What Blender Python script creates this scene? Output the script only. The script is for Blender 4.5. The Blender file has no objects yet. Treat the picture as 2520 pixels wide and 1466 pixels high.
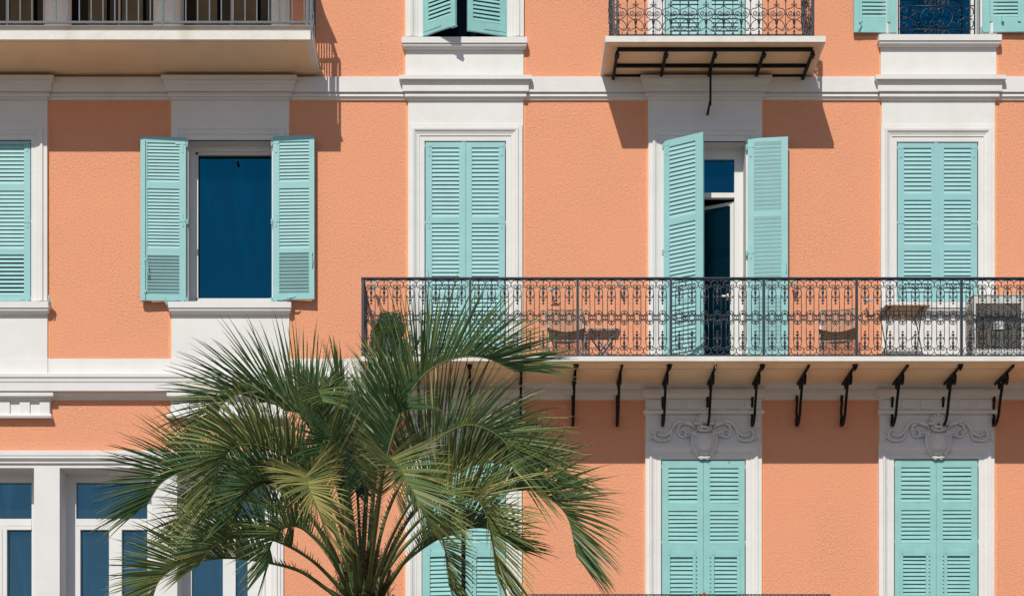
import bpy, math, random
from mathutils import Vector, Matrix
R = math.radians
sc = bpy.context.scene
random.seed(7)
# ------------------------------------------------------------------ camera, sky, sun, exposure
# survey: facade plane y=0, camera 25 m in front of it at 1.6 m, shift lens; 184.57 survey units = 1 m on the facade
S0, CU, CV, CD, CH = 184.57, 1187.4, 2214.8, 25.0, 1.6
cam = bpy.data.cameras.new("camera"); camo = bpy.data.objects.new("camera", cam); sc.collection.objects.link(camo)
camo.location = (0, -CD, CH); camo.rotation_euler = (R(90), 0, 0)
cam.sensor_width = 36; cam.lens = S0*CD/2520*36
cam.shift_x = (1260-CU)/2520; cam.shift_y = (CV-733)/2520
cam.clip_end = 2000
sc.camera = camo
SUNV = Vector((-88, -300, 290)).normalized()
w = bpy.data.worlds.new("World"); sc.world = w; w.use_nodes = True
nt = w.node_tree; bg = nt.nodes["Background"]
sky = nt.nodes.new("ShaderNodeTexSky"); sky.sky_type = 'NISHITA'; sky.sun_disc = False
sky.sun_elevation = math.asin(SUNV.z); sky.sun_rotation = math.atan2(SUNV.x, SUNV.y)
sky.air_density = 0.9; sky.dust_density = 0.3
nt.links.new(sky.outputs[0], bg.inputs[0]); bg.inputs[1].default_value = 0.078
sun = bpy.data.lights.new("sun", 'SUN'); suno = bpy.data.objects.new("sun", sun); sc.collection.objects.link(suno)
sun.energy = 3.7; sun.angle = R(0.5); sun.color = (1.0, .965, .85)
suno.rotation_euler = (-SUNV).to_track_quat('-Z', 'Y').to_euler()
sc.view_settings.view_transform = 'Standard'; sc.view_settings.look = 'None'
sc.view_settings.exposure = 0; sc.view_settings.gamma = 1

# ------------------------------------------------------------------ survey helpers
def K(p): return CD/(CD-p)
def WX(u, p=0.): return (u-CU)/S0/K(p)
def WZ(v, p=0.): return CH+(CV-v)/S0/K(p)
def W(u, v, p=0.): return Vector((WX(u, p), -p, WZ(v, p)))

# ------------------------------------------------------------------ materials
def mat(name, col, rough=.7, spec=.3, metal=0., var=.0, vscale=3., bump=0., bscale=50., bdist=.004, hue2=None, stain=None, smear=None):
    m = bpy.data.materials.new(name); m.use_nodes = True
    n = m.node_tree.nodes; l = m.node_tree.links; b = n["Principled BSDF"]
    b.inputs["Base Color"].default_value = (*col, 1); b.inputs["Roughness"].default_value = rough
    b.inputs["Specular IOR Level"].default_value = spec; b.inputs["Metallic"].default_value = metal
    tc = n.new("ShaderNodeTexCoord")
    geo = n.new("ShaderNodeNewGeometry")
    src = geo.outputs["Position"]
    if smear:
        mp = n.new("ShaderNodeMapping"); mp.inputs["Scale"].default_value = smear
        l.new(src, mp.inputs[0]); src2 = mp.outputs[0]
    else: src2 = src
    if var:
        nz = n.new("ShaderNodeTexNoise"); nz.inputs["Scale"].default_value = vscale; nz.inputs["Detail"].default_value = 7; nz.inputs["Roughness"].default_value = .65
        l.new(src2, nz.inputs[0])
        cr = n.new("ShaderNodeValToRGB"); e = cr.color_ramp.elements
        e[0].position = .3; e[1].position = .7
        c2 = hue2 or tuple(c*(1-var) for c in col)
        e[0].color = (*c2, 1); e[1].color = (*[min(1, c*(1+var*.5)) for c in col], 1)
        l.new(nz.outputs[0], cr.inputs[0]); out = cr.outputs[0]
        if stain:
            n2 = n.new("ShaderNodeTexNoise"); n2.inputs["Scale"].default_value = 1.1; n2.inputs["Detail"].default_value = 9
            mp2 = n.new("ShaderNodeMapping"); mp2.inputs["Scale"].default_value = (2.5, 2.5, .5); l.new(src, mp2.inputs[0]); l.new(mp2.outputs[0], n2.inputs[0])
            r2 = n.new("ShaderNodeMapRange"); r2.inputs[1].default_value = .52; r2.inputs[2].default_value = .75; r2.inputs[4].default_value = stain[3]
            l.new(n2.outputs[0], r2.inputs[0])
            mx = n.new("ShaderNodeMixRGB"); l.new(r2.outputs[0], mx.inputs[0]); l.new(out, mx.inputs[1]); mx.inputs[2].default_value = (*stain[:3], 1); out = mx.outputs[0]
        l.new(out, b.inputs["Base Color"])
    if bump:
        nb = n.new("ShaderNodeTexNoise"); nb.inputs["Scale"].default_value = bscale; nb.inputs["Detail"].default_value = 4
        l.new(src, nb.inputs[0])
        bp = n.new("ShaderNodeBump"); bp.inputs["Strength"].default_value = bump; bp.inputs["Distance"].default_value = bdist
        l.new(nb.outputs[0], bp.inputs["Height"]); l.new(bp.outputs[0], b.inputs["Normal"])
    return m

def stucco():
    m = mat("orange_stucco", (.80, .325, .165), .9, .15)
    n = m.node_tree.nodes; l = m.node_tree.links; b = n["Principled BSDF"]
    geo = n["Geometry"]
    # crumbly trowelled grain: two noises, slightly stretched, thresholded for pits
    mp = n.new("ShaderNodeMapping"); mp.inputs["Scale"].default_value = (1.25, 1, .8); l.new(geo.outputs["Position"], mp.inputs[0])
    a = n.new("ShaderNodeTexNoise"); a.inputs["Scale"].default_value = 46; a.inputs["Detail"].default_value = 4; a.inputs["Roughness"].default_value = .6; a.inputs["Distortion"].default_value = .25
    l.new(mp.outputs[0], a.inputs[0])
    v = n.new("ShaderNodeTexNoise"); v.inputs["Scale"].default_value = 100; v.inputs["Detail"].default_value = 3; v.inputs["Distortion"].default_value = .3
    l.new(mp.outputs[0], v.inputs[0])
    r1 = n.new("ShaderNodeMapRange"); r1.inputs[1].default_value = .33; r1.inputs[2].default_value = .54; l.new(a.outputs[0], r1.inputs[0])
    ad = n.new("ShaderNodeMath"); ad.operation = 'MULTIPLY_ADD'; ad.inputs[1].default_value = .8; l.new(v.outputs[0], ad.inputs[0]); l.new(r1.outputs[0], ad.inputs[2])
    # patches where the render was worked smoother
    big = n.new("ShaderNodeTexNoise"); big.inputs["Scale"].default_value = .9; big.inputs["Detail"].default_value = 3; l.new(geo.outputs["Position"], big.inputs[0])
    rs = n.new("ShaderNodeMapRange"); rs.inputs[1].default_value = .3; rs.inputs[2].default_value = .65; rs.inputs[3].default_value = .55; rs.inputs[4].default_value = 1.; l.new(big.outputs[0], rs.inputs[0])
    bp = n.new("ShaderNodeBump"); bp.inputs["Distance"].default_value = .0052
    l.new(rs.outputs[0], bp.inputs["Strength"]); l.new(ad.outputs[0], bp.inputs["Height"]); l.new(bp.outputs[0], b.inputs["Normal"])
    cr = n.new("ShaderNodeValToRGB"); e = cr.color_ramp.elements
    e[0].position = .3; e[0].color = (.79, .342, .203, 1); e[1].position = .72; e[1].color = (.83, .371, .224, 1)
    l.new(big.outputs[0], cr.inputs[0])
    mx = n.new("ShaderNodeMixRGB"); mx.blend_type = 'MULTIPLY'; mx.inputs[0].default_value = 1
    r3 = n.new("ShaderNodeMapRange"); r3.inputs[1].default_value = .27; r3.inputs[2].default_value = .42; r3.inputs[3].default_value = .80; r3.inputs[4].default_value = 1.; l.new(a.outputs[0], r3.inputs[0])  # pit shade put into the colour: low grain is multiplied darker
    l.new(cr.outputs[0], mx.inputs[1]); l.new(r3.outputs[0], mx.inputs[2]); l.new(mx.outputs[0], b.inputs["Base Color"])
    return m

M = {}
M['stucco'] = stucco()
M['border'] = mat("smooth_orange_render", (.89, .39, .18), .9, .15, var=.05, vscale=9, bump=.4, bscale=20)
M['white'] = mat("white_plaster", (.745, .725, .725), .8, .2, var=.05, vscale=2.2, bump=.35, bscale=9, bdist=.01, stain=(.63, .59, .55, .35))
M['soffit'] = mat("cream_bounce_soffit_plaster", (.87, .64, .42), .9, .15, var=.05, vscale=1.5, bump=.25, bscale=12, stain=(.62, .45, .31, .3))  # cream, with warm bounce light from below put into the colour
M['slab'] = mat("weathered_white_slab", (.77, .73, .70), .85, .15, var=.08, vscale=5, bump=.6, bscale=14, bdist=.01, stain=(.58, .48, .40, .5))
M['teal'] = mat("turquoise_paint", (.285, .54, .56), .5, .35, var=.06, vscale=4, bump=.15, bscale=30)
M['teal_slat'] = mat("turquoise_slat_paint", (.325, .575, .595), .5, .35, var=.07, vscale=5)
M['teal_old'] = mat("weathered_turquoise_paint", (.275, .545, .54), .6, .3, var=.1, vscale=6, bump=.3, bscale=22)
M['iron'] = mat("navy_iron_paint", (.017, .027, .042), .32, .55, bump=.6, bscale=160, bdist=.003)
M['steel'] = mat("blue_grey_iron_paint", (.035, .062, .09), .35, .5, bump=.4, bscale=120)
M['black'] = mat("black_iron_paint", (.005, .0065, .009), .55, .22, bump=.3, bscale=90)
M['pvc'] = mat("white_window_frame", (.74, .73, .73), .4, .4, var=.03)
M['dark'] = mat("unlit_interior", (.018, .013, .010), .9, .1, var=.4, vscale=2)  # near black stands in for the shade inside rooms and openings
M['curtain'] = mat("brown_shade_cloth", (.045, .03, .018), .9, .1, var=.4, vscale=2.5)
M['cable'] = mat("grey_cable", (.5, .48, .45), .6)
M['ground'] = mat("pale_paving", (.20, .168, .145), .9, .2, var=.15, vscale=.6)
M['leaf'] = None
M['petiole'] = mat("green_palm_stalk", (.105, .14, .04), .5, .4, var=.4, vscale=7)  # green lowered to carry the shade of the crown above
M['trunk'] = mat("palm_bark", (.12, .085, .06), .95, .1, var=.5, vscale=12, bump=1, bscale=30, bdist=.03)
M['fibre'] = mat("brown_palm_fibre", (.12, .075, .045), .95, .1, var=.5, vscale=20)
M['wood'] = mat("weathered_slat_wood", (.34, .19, .10), .6, .3, var=.35, vscale=8, smear=(1, 8, 8))
M['rust'] = mat("brown_metal_tube", (.06, .035, .025), .5, .4)
M['fabric'] = None
M['fabric_dark'] = mat("brown_seat_fabric", (.24, .15, .085), .9, .1, var=.15, vscale=30)
M['alu'] = mat("pale_metal_tube", (.55, .55, .55), .35, .5, metal=.4)
M['bluegrey'] = mat("blue_grey_metal", (.20, .24, .28), .45, .4)
M['tabletop'] = mat("brown_table_panel", (.22, .145, .10), .5, .3, var=.15, vscale=6)
M['acbody'] = mat("grey_white_casing", (.60, .60, .58), .5, .35, var=.04)
M['acgrille'] = mat("beige_wire_grille", (.42, .39, .34), .5, .3)
M['box'] = mat("boxwood_leaf", (.09, .22, .03), .6, .3, var=.5, vscale=25)
M['pot'] = mat("grey_blue_pot", (.07, .10, .13), .5, .3)
M['flower'] = mat("orange_petal", (.6, .2, .02), .7, .2, var=.4, vscale=60)
M['stone'] = M['white']

def glass(name, tint, f=.5, base=(.003, .012, .022)):
    m = bpy.data.materials.new(name); m.use_nodes = True
    n = m.node_tree.nodes; l = m.node_tree.links; n.remove(n["Principled BSDF"])
    d = n.new("ShaderNodeBsdfDiffuse"); d.inputs[0].default_value = (*base, 1)
    g = n.new("ShaderNodeBsdfGlossy"); g.inputs[0].default_value = (*tint, 1); g.inputs["Roughness"].default_value = .03
    geo = n.new("ShaderNodeNewGeometry"); nz = n.new("ShaderNodeTexNoise"); nz.inputs["Scale"].default_value = .8
    l.new(geo.outputs["Position"], nz.inputs[0])
    bp = n.new("ShaderNodeBump"); bp.inputs["Strength"].default_value = .05; bp.inputs["Distance"].default_value = .05; l.new(nz.outputs[0], bp.inputs["Height"]); l.new(bp.outputs[0], g.inputs["Normal"])
    x = n.new("ShaderNodeMixShader")
    mp = n.new("ShaderNodeMapping"); mp.inputs["Rotation"].default_value = (0, .35, 0); mp.inputs["Scale"].default_value = (5, 5, .9); l.new(geo.outputs["Position"], mp.inputs[0])
    sm = n.new("ShaderNodeTexNoise"); sm.inputs["Scale"].default_value = 1.3; sm.inputs["Detail"].default_value = 5; l.new(mp.outputs[0], sm.inputs[0])
    rm = n.new("ShaderNodeMapRange"); rm.inputs[1].default_value = .5; rm.inputs[2].default_value = .8; rm.inputs[3].default_value = f; rm.inputs[4].default_value = f+.22; l.new(sm.outputs[0], rm.inputs[0]); l.new(rm.outputs[0], x.inputs[0])
    l.new(d.outputs[0], x.inputs[1]); l.new(g.outputs[0], x.inputs[2]); l.new(x.outputs[0], n["Material Output"].inputs[0])
    return m
M['glass'] = glass("sky_tinted_deep_glass", (.004, .17, .27), .55)  # blue of the reflected sky put into the gloss tint
M['glass2'] = glass("sky_tinted_slate_glass", (.10, .235, .30), .6, (.02, .025, .03))  # greyer tint, also carrying the reflected sky colour
M['dglass'] = glass("unlit_room_glass", (.02, .03, .035), .3)  # darkened to stand in for the unlit room behind closed shutters

def leafmat():
    m = bpy.data.materials.new("palm_leaflet"); m.use_nodes = True
    n = m.node_tree.nodes; l = m.node_tree.links; b = n["Principled BSDF"]
    geo = n.new("ShaderNodeNewGeometry")
    at = n.new("ShaderNodeVertexColor"); at.layer_name = "tone"
    cr = n.new("ShaderNodeValToRGB"); e = cr.color_ramp.elements
    e[0].position = 0; e[0].color = (.026, .082, .042, 1); e[1].position = 1; e[1].color = (.42, .36, .12, 1)
    e2 = cr.color_ramp.elements.new(.45); e2.color = (.074, .140, .050, 1)
    e3 = cr.color_ramp.elements.new(.8); e3.color = (.185, .225, .068, 1)
    l.new(at.outputs[0], cr.inputs[0]); l.new(cr.outputs[0], b.inputs["Base Color"])
    b.inputs["Roughness"].default_value = .40; b.inputs["Specular IOR Level"].default_value = .4
    t = n.new("ShaderNodeBsdfTranslucent"); l.new(cr.outputs[0], t.inputs[0])
    x = n.new("ShaderNodeMixShader"); x.inputs[0].default_value = .22
    l.new(b.outputs[0], x.inputs[1]); l.new(t.outputs[0], x.inputs[2]); l.new(x.outputs[0], n["Material Output"].inputs[0])
    return m
M['leaf'] = leafmat()
def meshfabric():
    m = bpy.data.materials.new("sheer_chair_mesh"); m.use_nodes = True
    n = m.node_tree.nodes; l = m.node_tree.links; b = n["Principled BSDF"]
    b.inputs["Base Color"].default_value = (.30, .22, .16, 1); b.inputs["Roughness"].default_value = .9
    t = n.new("ShaderNodeBsdfTransparent"); x = n.new("ShaderNodeMixShader"); x.inputs[0].default_value = .45
    l.new(b.outputs[0], x.inputs[1]); l.new(t.outputs[0], x.inputs[2]); l.new(x.outputs[0], n["Material Output"].inputs[0])
    return m
M['fabric'] = meshfabric()

# ------------------------------------------------------------------ mesh builder
class MB:
    def __init__(s): s.v = []; s.f = []; s.tone = None
    def quad(s, a, b, c, d):
        i = len(s.v); s.v += [tuple(a), tuple(b), tuple(c), tuple(d)]; s.f.append((i, i+1, i+2, i+3)); return s
    def box(s, x0, x1, y0, y1, z0, z1):
        i = len(s.v)
        s.v += [(x0, y0, z0), (x1, y0, z0), (x1, y1, z0), (x0, y1, z0), (x0, y0, z1), (x1, y0, z1), (x1, y1, z1), (x0, y1, z1)]
        for q in ((0, 3, 2, 1), (4, 5, 6, 7), (0, 1, 5, 4), (1, 2, 6, 5), (2, 3, 7, 6), (3, 0, 4, 7)): s.f.append(tuple(i+k for k in q))
        return s
    def hexa(s, pts):      # 8 points, bottom 4 then top 4
        i = len(s.v); s.v += [tuple(p) for p in pts]
        for q in ((0, 3, 2, 1), (4, 5, 6, 7), (0, 1, 5, 4), (1, 2, 6, 5), (2, 3, 7, 6), (3, 0, 4, 7)): s.f.append(tuple(i+k for k in q))
        return s
    def fbox(s, uL, uR, vT, vB, pf, pb=0.):   # box whose front face was surveyed at distance pf off the wall
        return s.box(WX(uL, pf), WX(uR, pf), -pf, -pb, WZ(vB, pf), WZ(vT, pf))
    def stack(s, uL, uR, prof, capL=True, capR=True):   # prof: (p, v, e)  loops going down
        L = []
        pr = prof[0][0]
        xl0, xr0 = WX(uL, prof[-1][0]), WX(uR, prof[-1][0])
        for p, v, e in prof:
            z = WZ(v, p); L.append(((xl0-e, 0, z), (xl0-e, -p, z), (xr0+e, -p, z), (xr0+e, 0, z)))
        for a, b in zip(L, L[1:]):
            for k in range(3):
                if (k == 0 and not capL) or (k == 2 and not capR): continue
                s.quad(a[k], b[k], b[k+1], a[k+1])
        s.quad(L[0][0], L[0][1], L[0][2], L[0][3]); s.quad(L[-1][3], L[-1][2], L[-1][1], L[-1][0])
        return s
    def frame(s, xl, xr, zt, zb, prof, bottom=False):   # prof: (offset m, p); mitred architrave
        def loop(o, p):
            q = [(xl-o, -p, zb-(o if bottom else 0)), (xl-o, -p, zt+o), (xr+o, -p, zt+o), (xr+o, -p, zb-(o if bottom else 0))]
            return q
        Ls = [loop(o, p) for o, p in prof]
        for a, b in zip(Ls, Ls[1:]):
            for k in range(4 if bottom else 3):
                j = (k+1) % 4
                s.quad(a[k], a[j], b[j], b[k])
        if not bottom:
            for k in (0, 3):
                i = len(s.v); s.v += [l[k] for l in Ls]; s.f.append(tuple(range(i, i+len(Ls))))
        return s
    def tube(s, pts, r, n=5, closed=False, flat=None):
        pts = [Vector(p) for p in pts]; N = len(pts)
        if N < 2: return s
        rr = r if isinstance(r, (list, tuple)) else [r]*N
        base = len(s.v)
        prev = None
        for i, p in enumerate(pts):
            if closed: t = pts[(i+1) % N]-pts[i-1]
            else: t = pts[min(i+1, N-1)]-pts[max(i-1, 0)]
            if t.length < 1e-9: t = Vector((0, 0, 1))
            t.normalize()
            if prev is None:
                a = Vector((0, 1, 0)) if abs(t.y) < .9 else Vector((1, 0, 0))
                prev = t.cross(a).normalized()
            prev = (prev-t*prev.dot(t))
            if prev.length < 1e-6: prev = t.orthogonal()
            prev.normalize(); b = t.cross(prev)
            for k in range(n):
                an = 2*math.pi*(k+.5)/n
                s.v.append(tuple(p+prev*math.cos(an)*rr[i]+b*math.sin(an)*rr[i]*(flat or 1)))
        M_ = N if closed else N-1
        for i in range(M_):
            for k in range(n):
                a = base+i*n+k; b_ = base+i*n+(k+1) % n; c = base+((i+1) % N)*n+(k+1) % n; d = base+((i+1) % N)*n+k
                s.f.append((a, b_, c, d))
        if not closed:
            s.f.append(tuple(base+k for k in range(n))[::-1]); s.f.append(tuple(base+(N-1)*n+k for k in range(n)))
        return s
    def lathe(s, c, prof, n=8, axis='z', sx=1., sy=1.):   # prof (r, h)
        base = len(s.v); c = Vector(c)
        for r, h in prof:
            for k in range(n):
                a = 2*math.pi*k/n; x, y = r*math.cos(a)*sx, r*math.sin(a)*sy
                s.v.append(tuple(c+(Vector((x, y, h)) if axis == 'z' else Vector((x, -h, y)))))
        for i in range(len(prof)-1):
            for k in range(n):
                s.f.append((base+i*n+k, base+i*n+(k+1) % n, base+(i+1)*n+(k+1) % n, base+(i+1)*n+k))
        s.f.append(tuple(base+k for k in range(n))[::-1]); s.f.append(tuple(base+(len(prof)-1)*n+k for k in range(n)))
        return s
    def ell(s, c, rx, ry, rz, n=12, m=8):
        pr = [(math.sin(math.pi*i/m)+1e-4, -math.cos(math.pi*i/m)) for i in range(m+1)]
        base = len(s.v)
        for r, h in pr:
            for k in range(n):
                a = 2*math.pi*k/n; s.v.append((c[0]+rx*r*math.cos(a), c[1]+ry*r*math.sin(a), c[2]+rz*h))
        for i in range(m):
            for k in range(n): s.f.append((base+i*n+k, base+i*n+(k+1) % n, base+(i+1)*n+(k+1) % n, base+(i+1)*n+k))
        return s
    def mesh(s, name, m, smooth=False, fixn=True):
        me = bpy.data.meshes.new(name); me.from_pydata(s.v, [], s.f); me.materials.append(M[m])
        if smooth: me.polygons.foreach_set("use_smooth", [True]*len(me.polygons))
        if s.tone:
            ca = me.color_attributes.new("tone", 'FLOAT_COLOR', 'POINT')
            ca.data.foreach_set("color", [c for t in s.tone for c in (t, t, t, 1)])
        if fixn:
            import bmesh
            bm = bmesh.new(); bm.from_mesh(me); bmesh.ops.remove_doubles(bm, verts=bm.verts, dist=1e-5); bmesh.ops.recalc_face_normals(bm, faces=bm.faces); bm.to_mesh(me); bm.free()
        me.update(); return me
    def build(s, name, m, parent=None, loc=(0, 0, 0), rz=0., smooth=False, fixn=True):
        o = bpy.data.objects.new(name, s.mesh(name, m, smooth, fixn)); sc.collection.objects.link(o)
        o.location = loc; o.rotation_euler = (0, 0, rz)
        if parent is not None: o.parent = parent
        return o
def empty(name, loc, label, cat, group=None, rz=0.):
    o = bpy.data.objects.new(name, None); sc.collection.objects.link(o); o.location = loc; o.rotation_euler = (0, 0, rz)
    o['label'] = label; o['category'] = cat; o.empty_display_size = .2
    if group: o['group'] = group
    return o
def copyo(o, parent, loc=None):
    c = o.copy(); sc.collection.objects.link(c); c.parent = parent
    if loc is not None: c.location = loc
    return c
def crom(pts, n):
    P = [Vector(p) for p in pts]; P = [P[0]*2-P[1]]+P+[P[-1]*2-P[-2]]
    out = []
    segs = len(P)-3
    for i in range(n):
        t = i/(n-1)*segs; k = min(int(t), segs-1); f = t-k
        a, b, c, d = P[k:k+4]
        out.append(.5*((2*b)+(c-a)*f+(2*a-5*b+4*c-d)*f*f+(3*b-a-3*c+d)*f**3))
    return out
def spiral(cx, cy, r0, r1, a0, a1, n=10):
    return [(cx+(r0+(r1-r0)*i/(n-1))*math.cos(R(a0+(a1-a0)*i/(n-1))), cy+(r0+(r1-r0)*i/(n-1))*math.sin(R(a0+(a1-a0)*i/(n-1)))) for i in range(n)]

# ------------------------------------------------------------------ the setting
g = MB().quad((-300, -300, 0), (300, -300, 0), (300, 200, 0), (-300, 200, 0)).build('ground', 'ground'); g['kind'] = 'structure'

B = empty('apartment_building', (0, 0, 0), 'salmon orange stucco apartment building with white trim and turquoise louvered shutters', 'building')

PX = 1/S0
# window openings, wall coordinates (u,v at p=.03)
def op(uL, uR, vT, vB, p=.03): return (WX(uL, p), WX(uR, p), WZ(vT, p), WZ(vB, p))
FLOORV = 933.
openings = {
 'm0': op(-122, 77, 345, 741), 'm1': op(464, 669, 345, 741), 'm2': op(1045, 1245, 348, 931), 'm3': op(1636, 1835, 348, 931), 'm4': op(2207, 2407, 350, 742),
 't2': op(1041, 1248, -330, 91), 't4': op(2209, 2412, -330, 85), 't3': op(1636, 1835, -330, 180),
 'l2': op(1038, 1245, 1130, 1700), 'l3': op(1627, 1835, 1130, 1700), 'l4': op(2200, 2408, 1129, 1700),
}
HOLES = [o for o in openings.values()]
# loggia groups: bottom left (three bays) and top left (three bays)
LOG = {'bA': op(-140, 85, 1152, 1700, 0), 'bB': op(148, 374, 1152, 1700, 0), 'bC': op(437, 668, 1152, 1700, 0),
       'tA': op(-120, 109, -230, 110, 0), 'tB': op(175, 377, -230, 110, 0), 'tC': op(444, 669, -230, 110, 0)}
HOLES += list(LOG.values())
xs = sorted({-14., 16.} | {h[i] for h in HOLES for i in (0, 1)}); zs = sorted({0., 19.} | {h[i] for h in HOLES for i in (2, 3)})
mb = MB()
idx = {}
def vid(x, z):
    if (x, z) not in idx: idx[(x, z)] = len(mb.v); mb.v.append((x, 0, z))
    return idx[(x, z)]
for x0, x1 in zip(xs, xs[1:]):
    for z0, z1 in zip(zs, zs[1:]):
        cx, cz = (x0+x1)/2, (z0+z1)/2
        if any(h[0] < cx < h[1] and h[3] < cz < h[2] for h in HOLES): continue
        mb.f.append((vid(x0, z0), vid(x1, z0), vid(x1, z1), vid(x0, z1)))
mb.build('wall', 'stucco', B, fixn=False)
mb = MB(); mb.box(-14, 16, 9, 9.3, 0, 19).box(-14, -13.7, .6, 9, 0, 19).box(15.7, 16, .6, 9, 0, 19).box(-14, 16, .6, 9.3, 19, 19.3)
mb.box(-13.7, 15.7, .62, .7, 0, 18.9).build('wall', 'dark', B)  # inner sheet coloured near black as the shade of the rooms
mb = MB().box(-14.4, 16.4, -.5, 9.6, 19.35, 19.6).build('roof', 'soffit', B)

# smooth margins of yellower orange beside the trim
mb = MB(); rb = random.Random(3)
def margin(u, v0, v1, side):
    x = WX(u); n = max(2, int(abs(v1-v0)/6))
    prev = None
    for i in range(n+1):
        z = WZ(v0+(v1-v0)*i/n); wd = (5.5+rb.uniform(-1.6, 1.8))*PX*side
        cur = ((x, -.002, z), (x+wd, -.002, z))
        if prev: mb.quad(prev[0], prev[1], cur[1], cur[0])
        prev = cur
for u, s in ((117, 1), (421, -1), (712, 1), (1004, -1), (1287.5, 1), (1595, -1), (1875, 1), (2170, -1), (2448, 1)):
    margin(u, 247, 884 if u < 800 else 934, s)
for u, s in ((998, -1), (1288, 1), (2168, -1), (2452, 1)): margin(u, 0, 188, s)
for u, s in ((998, -1), (1286, 1), (1589, -1), (1874, 1), (2165, -1), (2448, 1)): margin(u, 981, 1500, s)
mb.build('wall_border', 'border', B)

# --- white pilaster strips behind the windows
def strip(uL, uR, vT, vB, p=.028, hole=None):
    m = MB(); x0, x1, zt, zb = WX(uL, p), WX(uR, p), WZ(vT, p), WZ(vB, p)
    if hole is None: m.box(x0, x1, -p, 0, zb, zt)
    else:
        a, b, t, c = hole
        m.box(x0, a, -p, 0, zb, zt); m.box(b, x1, -p, 0, zb, zt); m.box(a, b, -p, 0, t, zt)
        if c > zb+.01: m.box(a, b, -p, 0, zb, c)
    return m.build('pilaster', 'white', B)
o = openings
strip(-160, 116.5, 246, 882, hole=o['m0']); strip(421.4, 711.9, 246, 882, hole=o['m1'])
strip(1004.2, 1287.6, 246, 931, hole=o['m2']); strip(1594.9, 1875.4, 246, 931, hole=o['m3']); strip(2170, 2448.3, 246, 931, hole=o['m4'])
strip(997.8, 1288.3, -400, 185, hole=o['t2']); strip(2167.6, 2452, -400, 184, hole=o['t4']); strip(1594, 1876, -400, 186, hole=o['t3'])
strip(998, 1285.6, 981, 1700, hole=o['l2']); strip(1588.9, 1874, 981, 1700, hole=o['l3']); strip(2164.6, 2447.6, 981, 1700, hole=o['l4'])

# --- architraves (part of each window, with glazing behind)
def arch_prof(wd=40., deep=.30):
    f = wd/40*PX
    return [(0, -deep), (0, .036), (2*f, .04), (12.3*f, .04), (12.9*f, .052), (15*f, .052), (15.6*f, .046), (17.5*f, .05), (22*f, .062), (25*f, .078), (29.5*f, .082), (30.2*f, .06), (31.5*f, .056), (40*f, .056), (40*f, .0)]
def surround(key, wd=40., deep=.30, bottom=False):
    a, b, t, c = openings[key]
    return MB().frame(a, b, t, c, arch_prof(wd, deep), bottom).build('window_surround', 'white', B)
for k in ('m0', 'm2', 'm3', 'm4', 't3'): surround(k)
surround('m1', 42); surround('t2', 41); surround('t4', 40); surround('l2', 39); surround('l3', 39); surround('l4', 38)

def window(a, b, t, c, dp=.28, fw=.055, mull=True, transom=None, glassm='glass', top=.05):
    f = MB(); y0, y1 = dp-.05, dp+.02
    f.box(a, a+fw, y0, y1, c, t); f.box(b-fw, b, y0, y1, c, t); f.box(a+fw, b-fw, y0, y1, t-top, t); f.box(a+fw, b-fw, y0, y1, c, c+.05)
    if transom: f.box(a+fw, b-fw, y0-.003, y1, transom-.035, transom+.035)
    if mull: mx = (a+b)/2; f.box(mx-.04, mx+.04, y0-.006, y1, c+.05, (transom-.035) if transom else t-top)
    fo = f.build('window_frame', 'pvc', B)
    MB().box(a+.002, b-.002, dp+.005, dp+.012, c+.002, t-.002).build('pane', glassm, fo)
    return fo
for k in ('m0', 'm2', 'm4', 't2', 'l2', 'l3', 'l4', 't3'):
    a, b, t, c = o[k]; window(a, b, t, c, glassm='dglass', mull=False)
# single large pane window with dark seal
a, b, t, c = o['m1']
f = MB(); gx0, gx1, gt, gb = WX(489, -.28), WX(671.5, -.28), WZ(385, -.28), WZ(737, -.28)
f.box(a, gx0-.0301, .18, .3, c, t); f.box(gx0-.03, gx0, .225, .30, gb-.02, gt+.03); f.box(gx1, b, .20, .30, c, t); f.box(gx0-.03, gx1, .225, .30, gt, gt+.03)
f.box(gx0-.035, gx1, .19, .30, gt+.03, t); f.box(gx0-.03, b, .225, .30, c, gb)
fo = f.build('window_frame', 'pvc', B)
MB().box(gx0-.01, gx1+.01, .285, .295, gb-.01, gt+.01).build('pane', 'glass', fo)
s_ = MB(); s_.box(gx0, gx0+.012, .275, .285, gb, gt).box(gx0+.012, gx1, .275, .285, gt-.018, gt).build('seal', 'black', fo)
MB().ell(((WX(585.5, -.25)), .25, WZ(402, -.25)), .018, .02, .03).build('sensor', 'black', fo)

# door with open leaf (window column 3)
a, b, t, c = o['m3']
f = MB(); f.box(a, a+.06, .23, .30, c, t); f.box(b-.115, b, .23, .30, c, t)
zt_, zb_ = WZ(476, -.25), WZ(488, -.25)
f.box(a+.06, b-.115, .226, .30, zb_, zt_); f.box(a+.06, b-.115, .23, .30, WZ(393, -.25), t)
fo = f.build('window_frame', 'pvc', B)
MB().box(a+.05, b-.1, .275, .285, zt_-.01, WZ(393, -.25)+.01).build('pane', 'glass', fo)
lf = MB()   # door leaf ajar, swung inward
xh = b-.12; ang = R(28); Wd = .50; zt2 = zb_-.035
def lp(s, d, z): return (xh-.0-s*math.cos(ang)-d*math.sin(ang), .27+s*math.sin(ang)-d*math.cos(ang), z)
def lbox(m, s0, s1, z0, z1, th=.05):
    m.hexa([lp(s0, 0, z0), lp(s1, 0, z0), lp(s1, -th, z0), lp(s0, -th, z0), lp(s0, 0, z1), lp(s1, 0, z1), lp(s1, -th, z1), lp(s0, -th, z1)])
lbox(lf, 0, .05, c, zt2); lbox(lf, Wd-.05, Wd, c, zt2); lbox(lf, .05, Wd-.05, zt2-.045, zt2); lbox(lf, .05, Wd-.05, c, c+.1)
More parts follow.
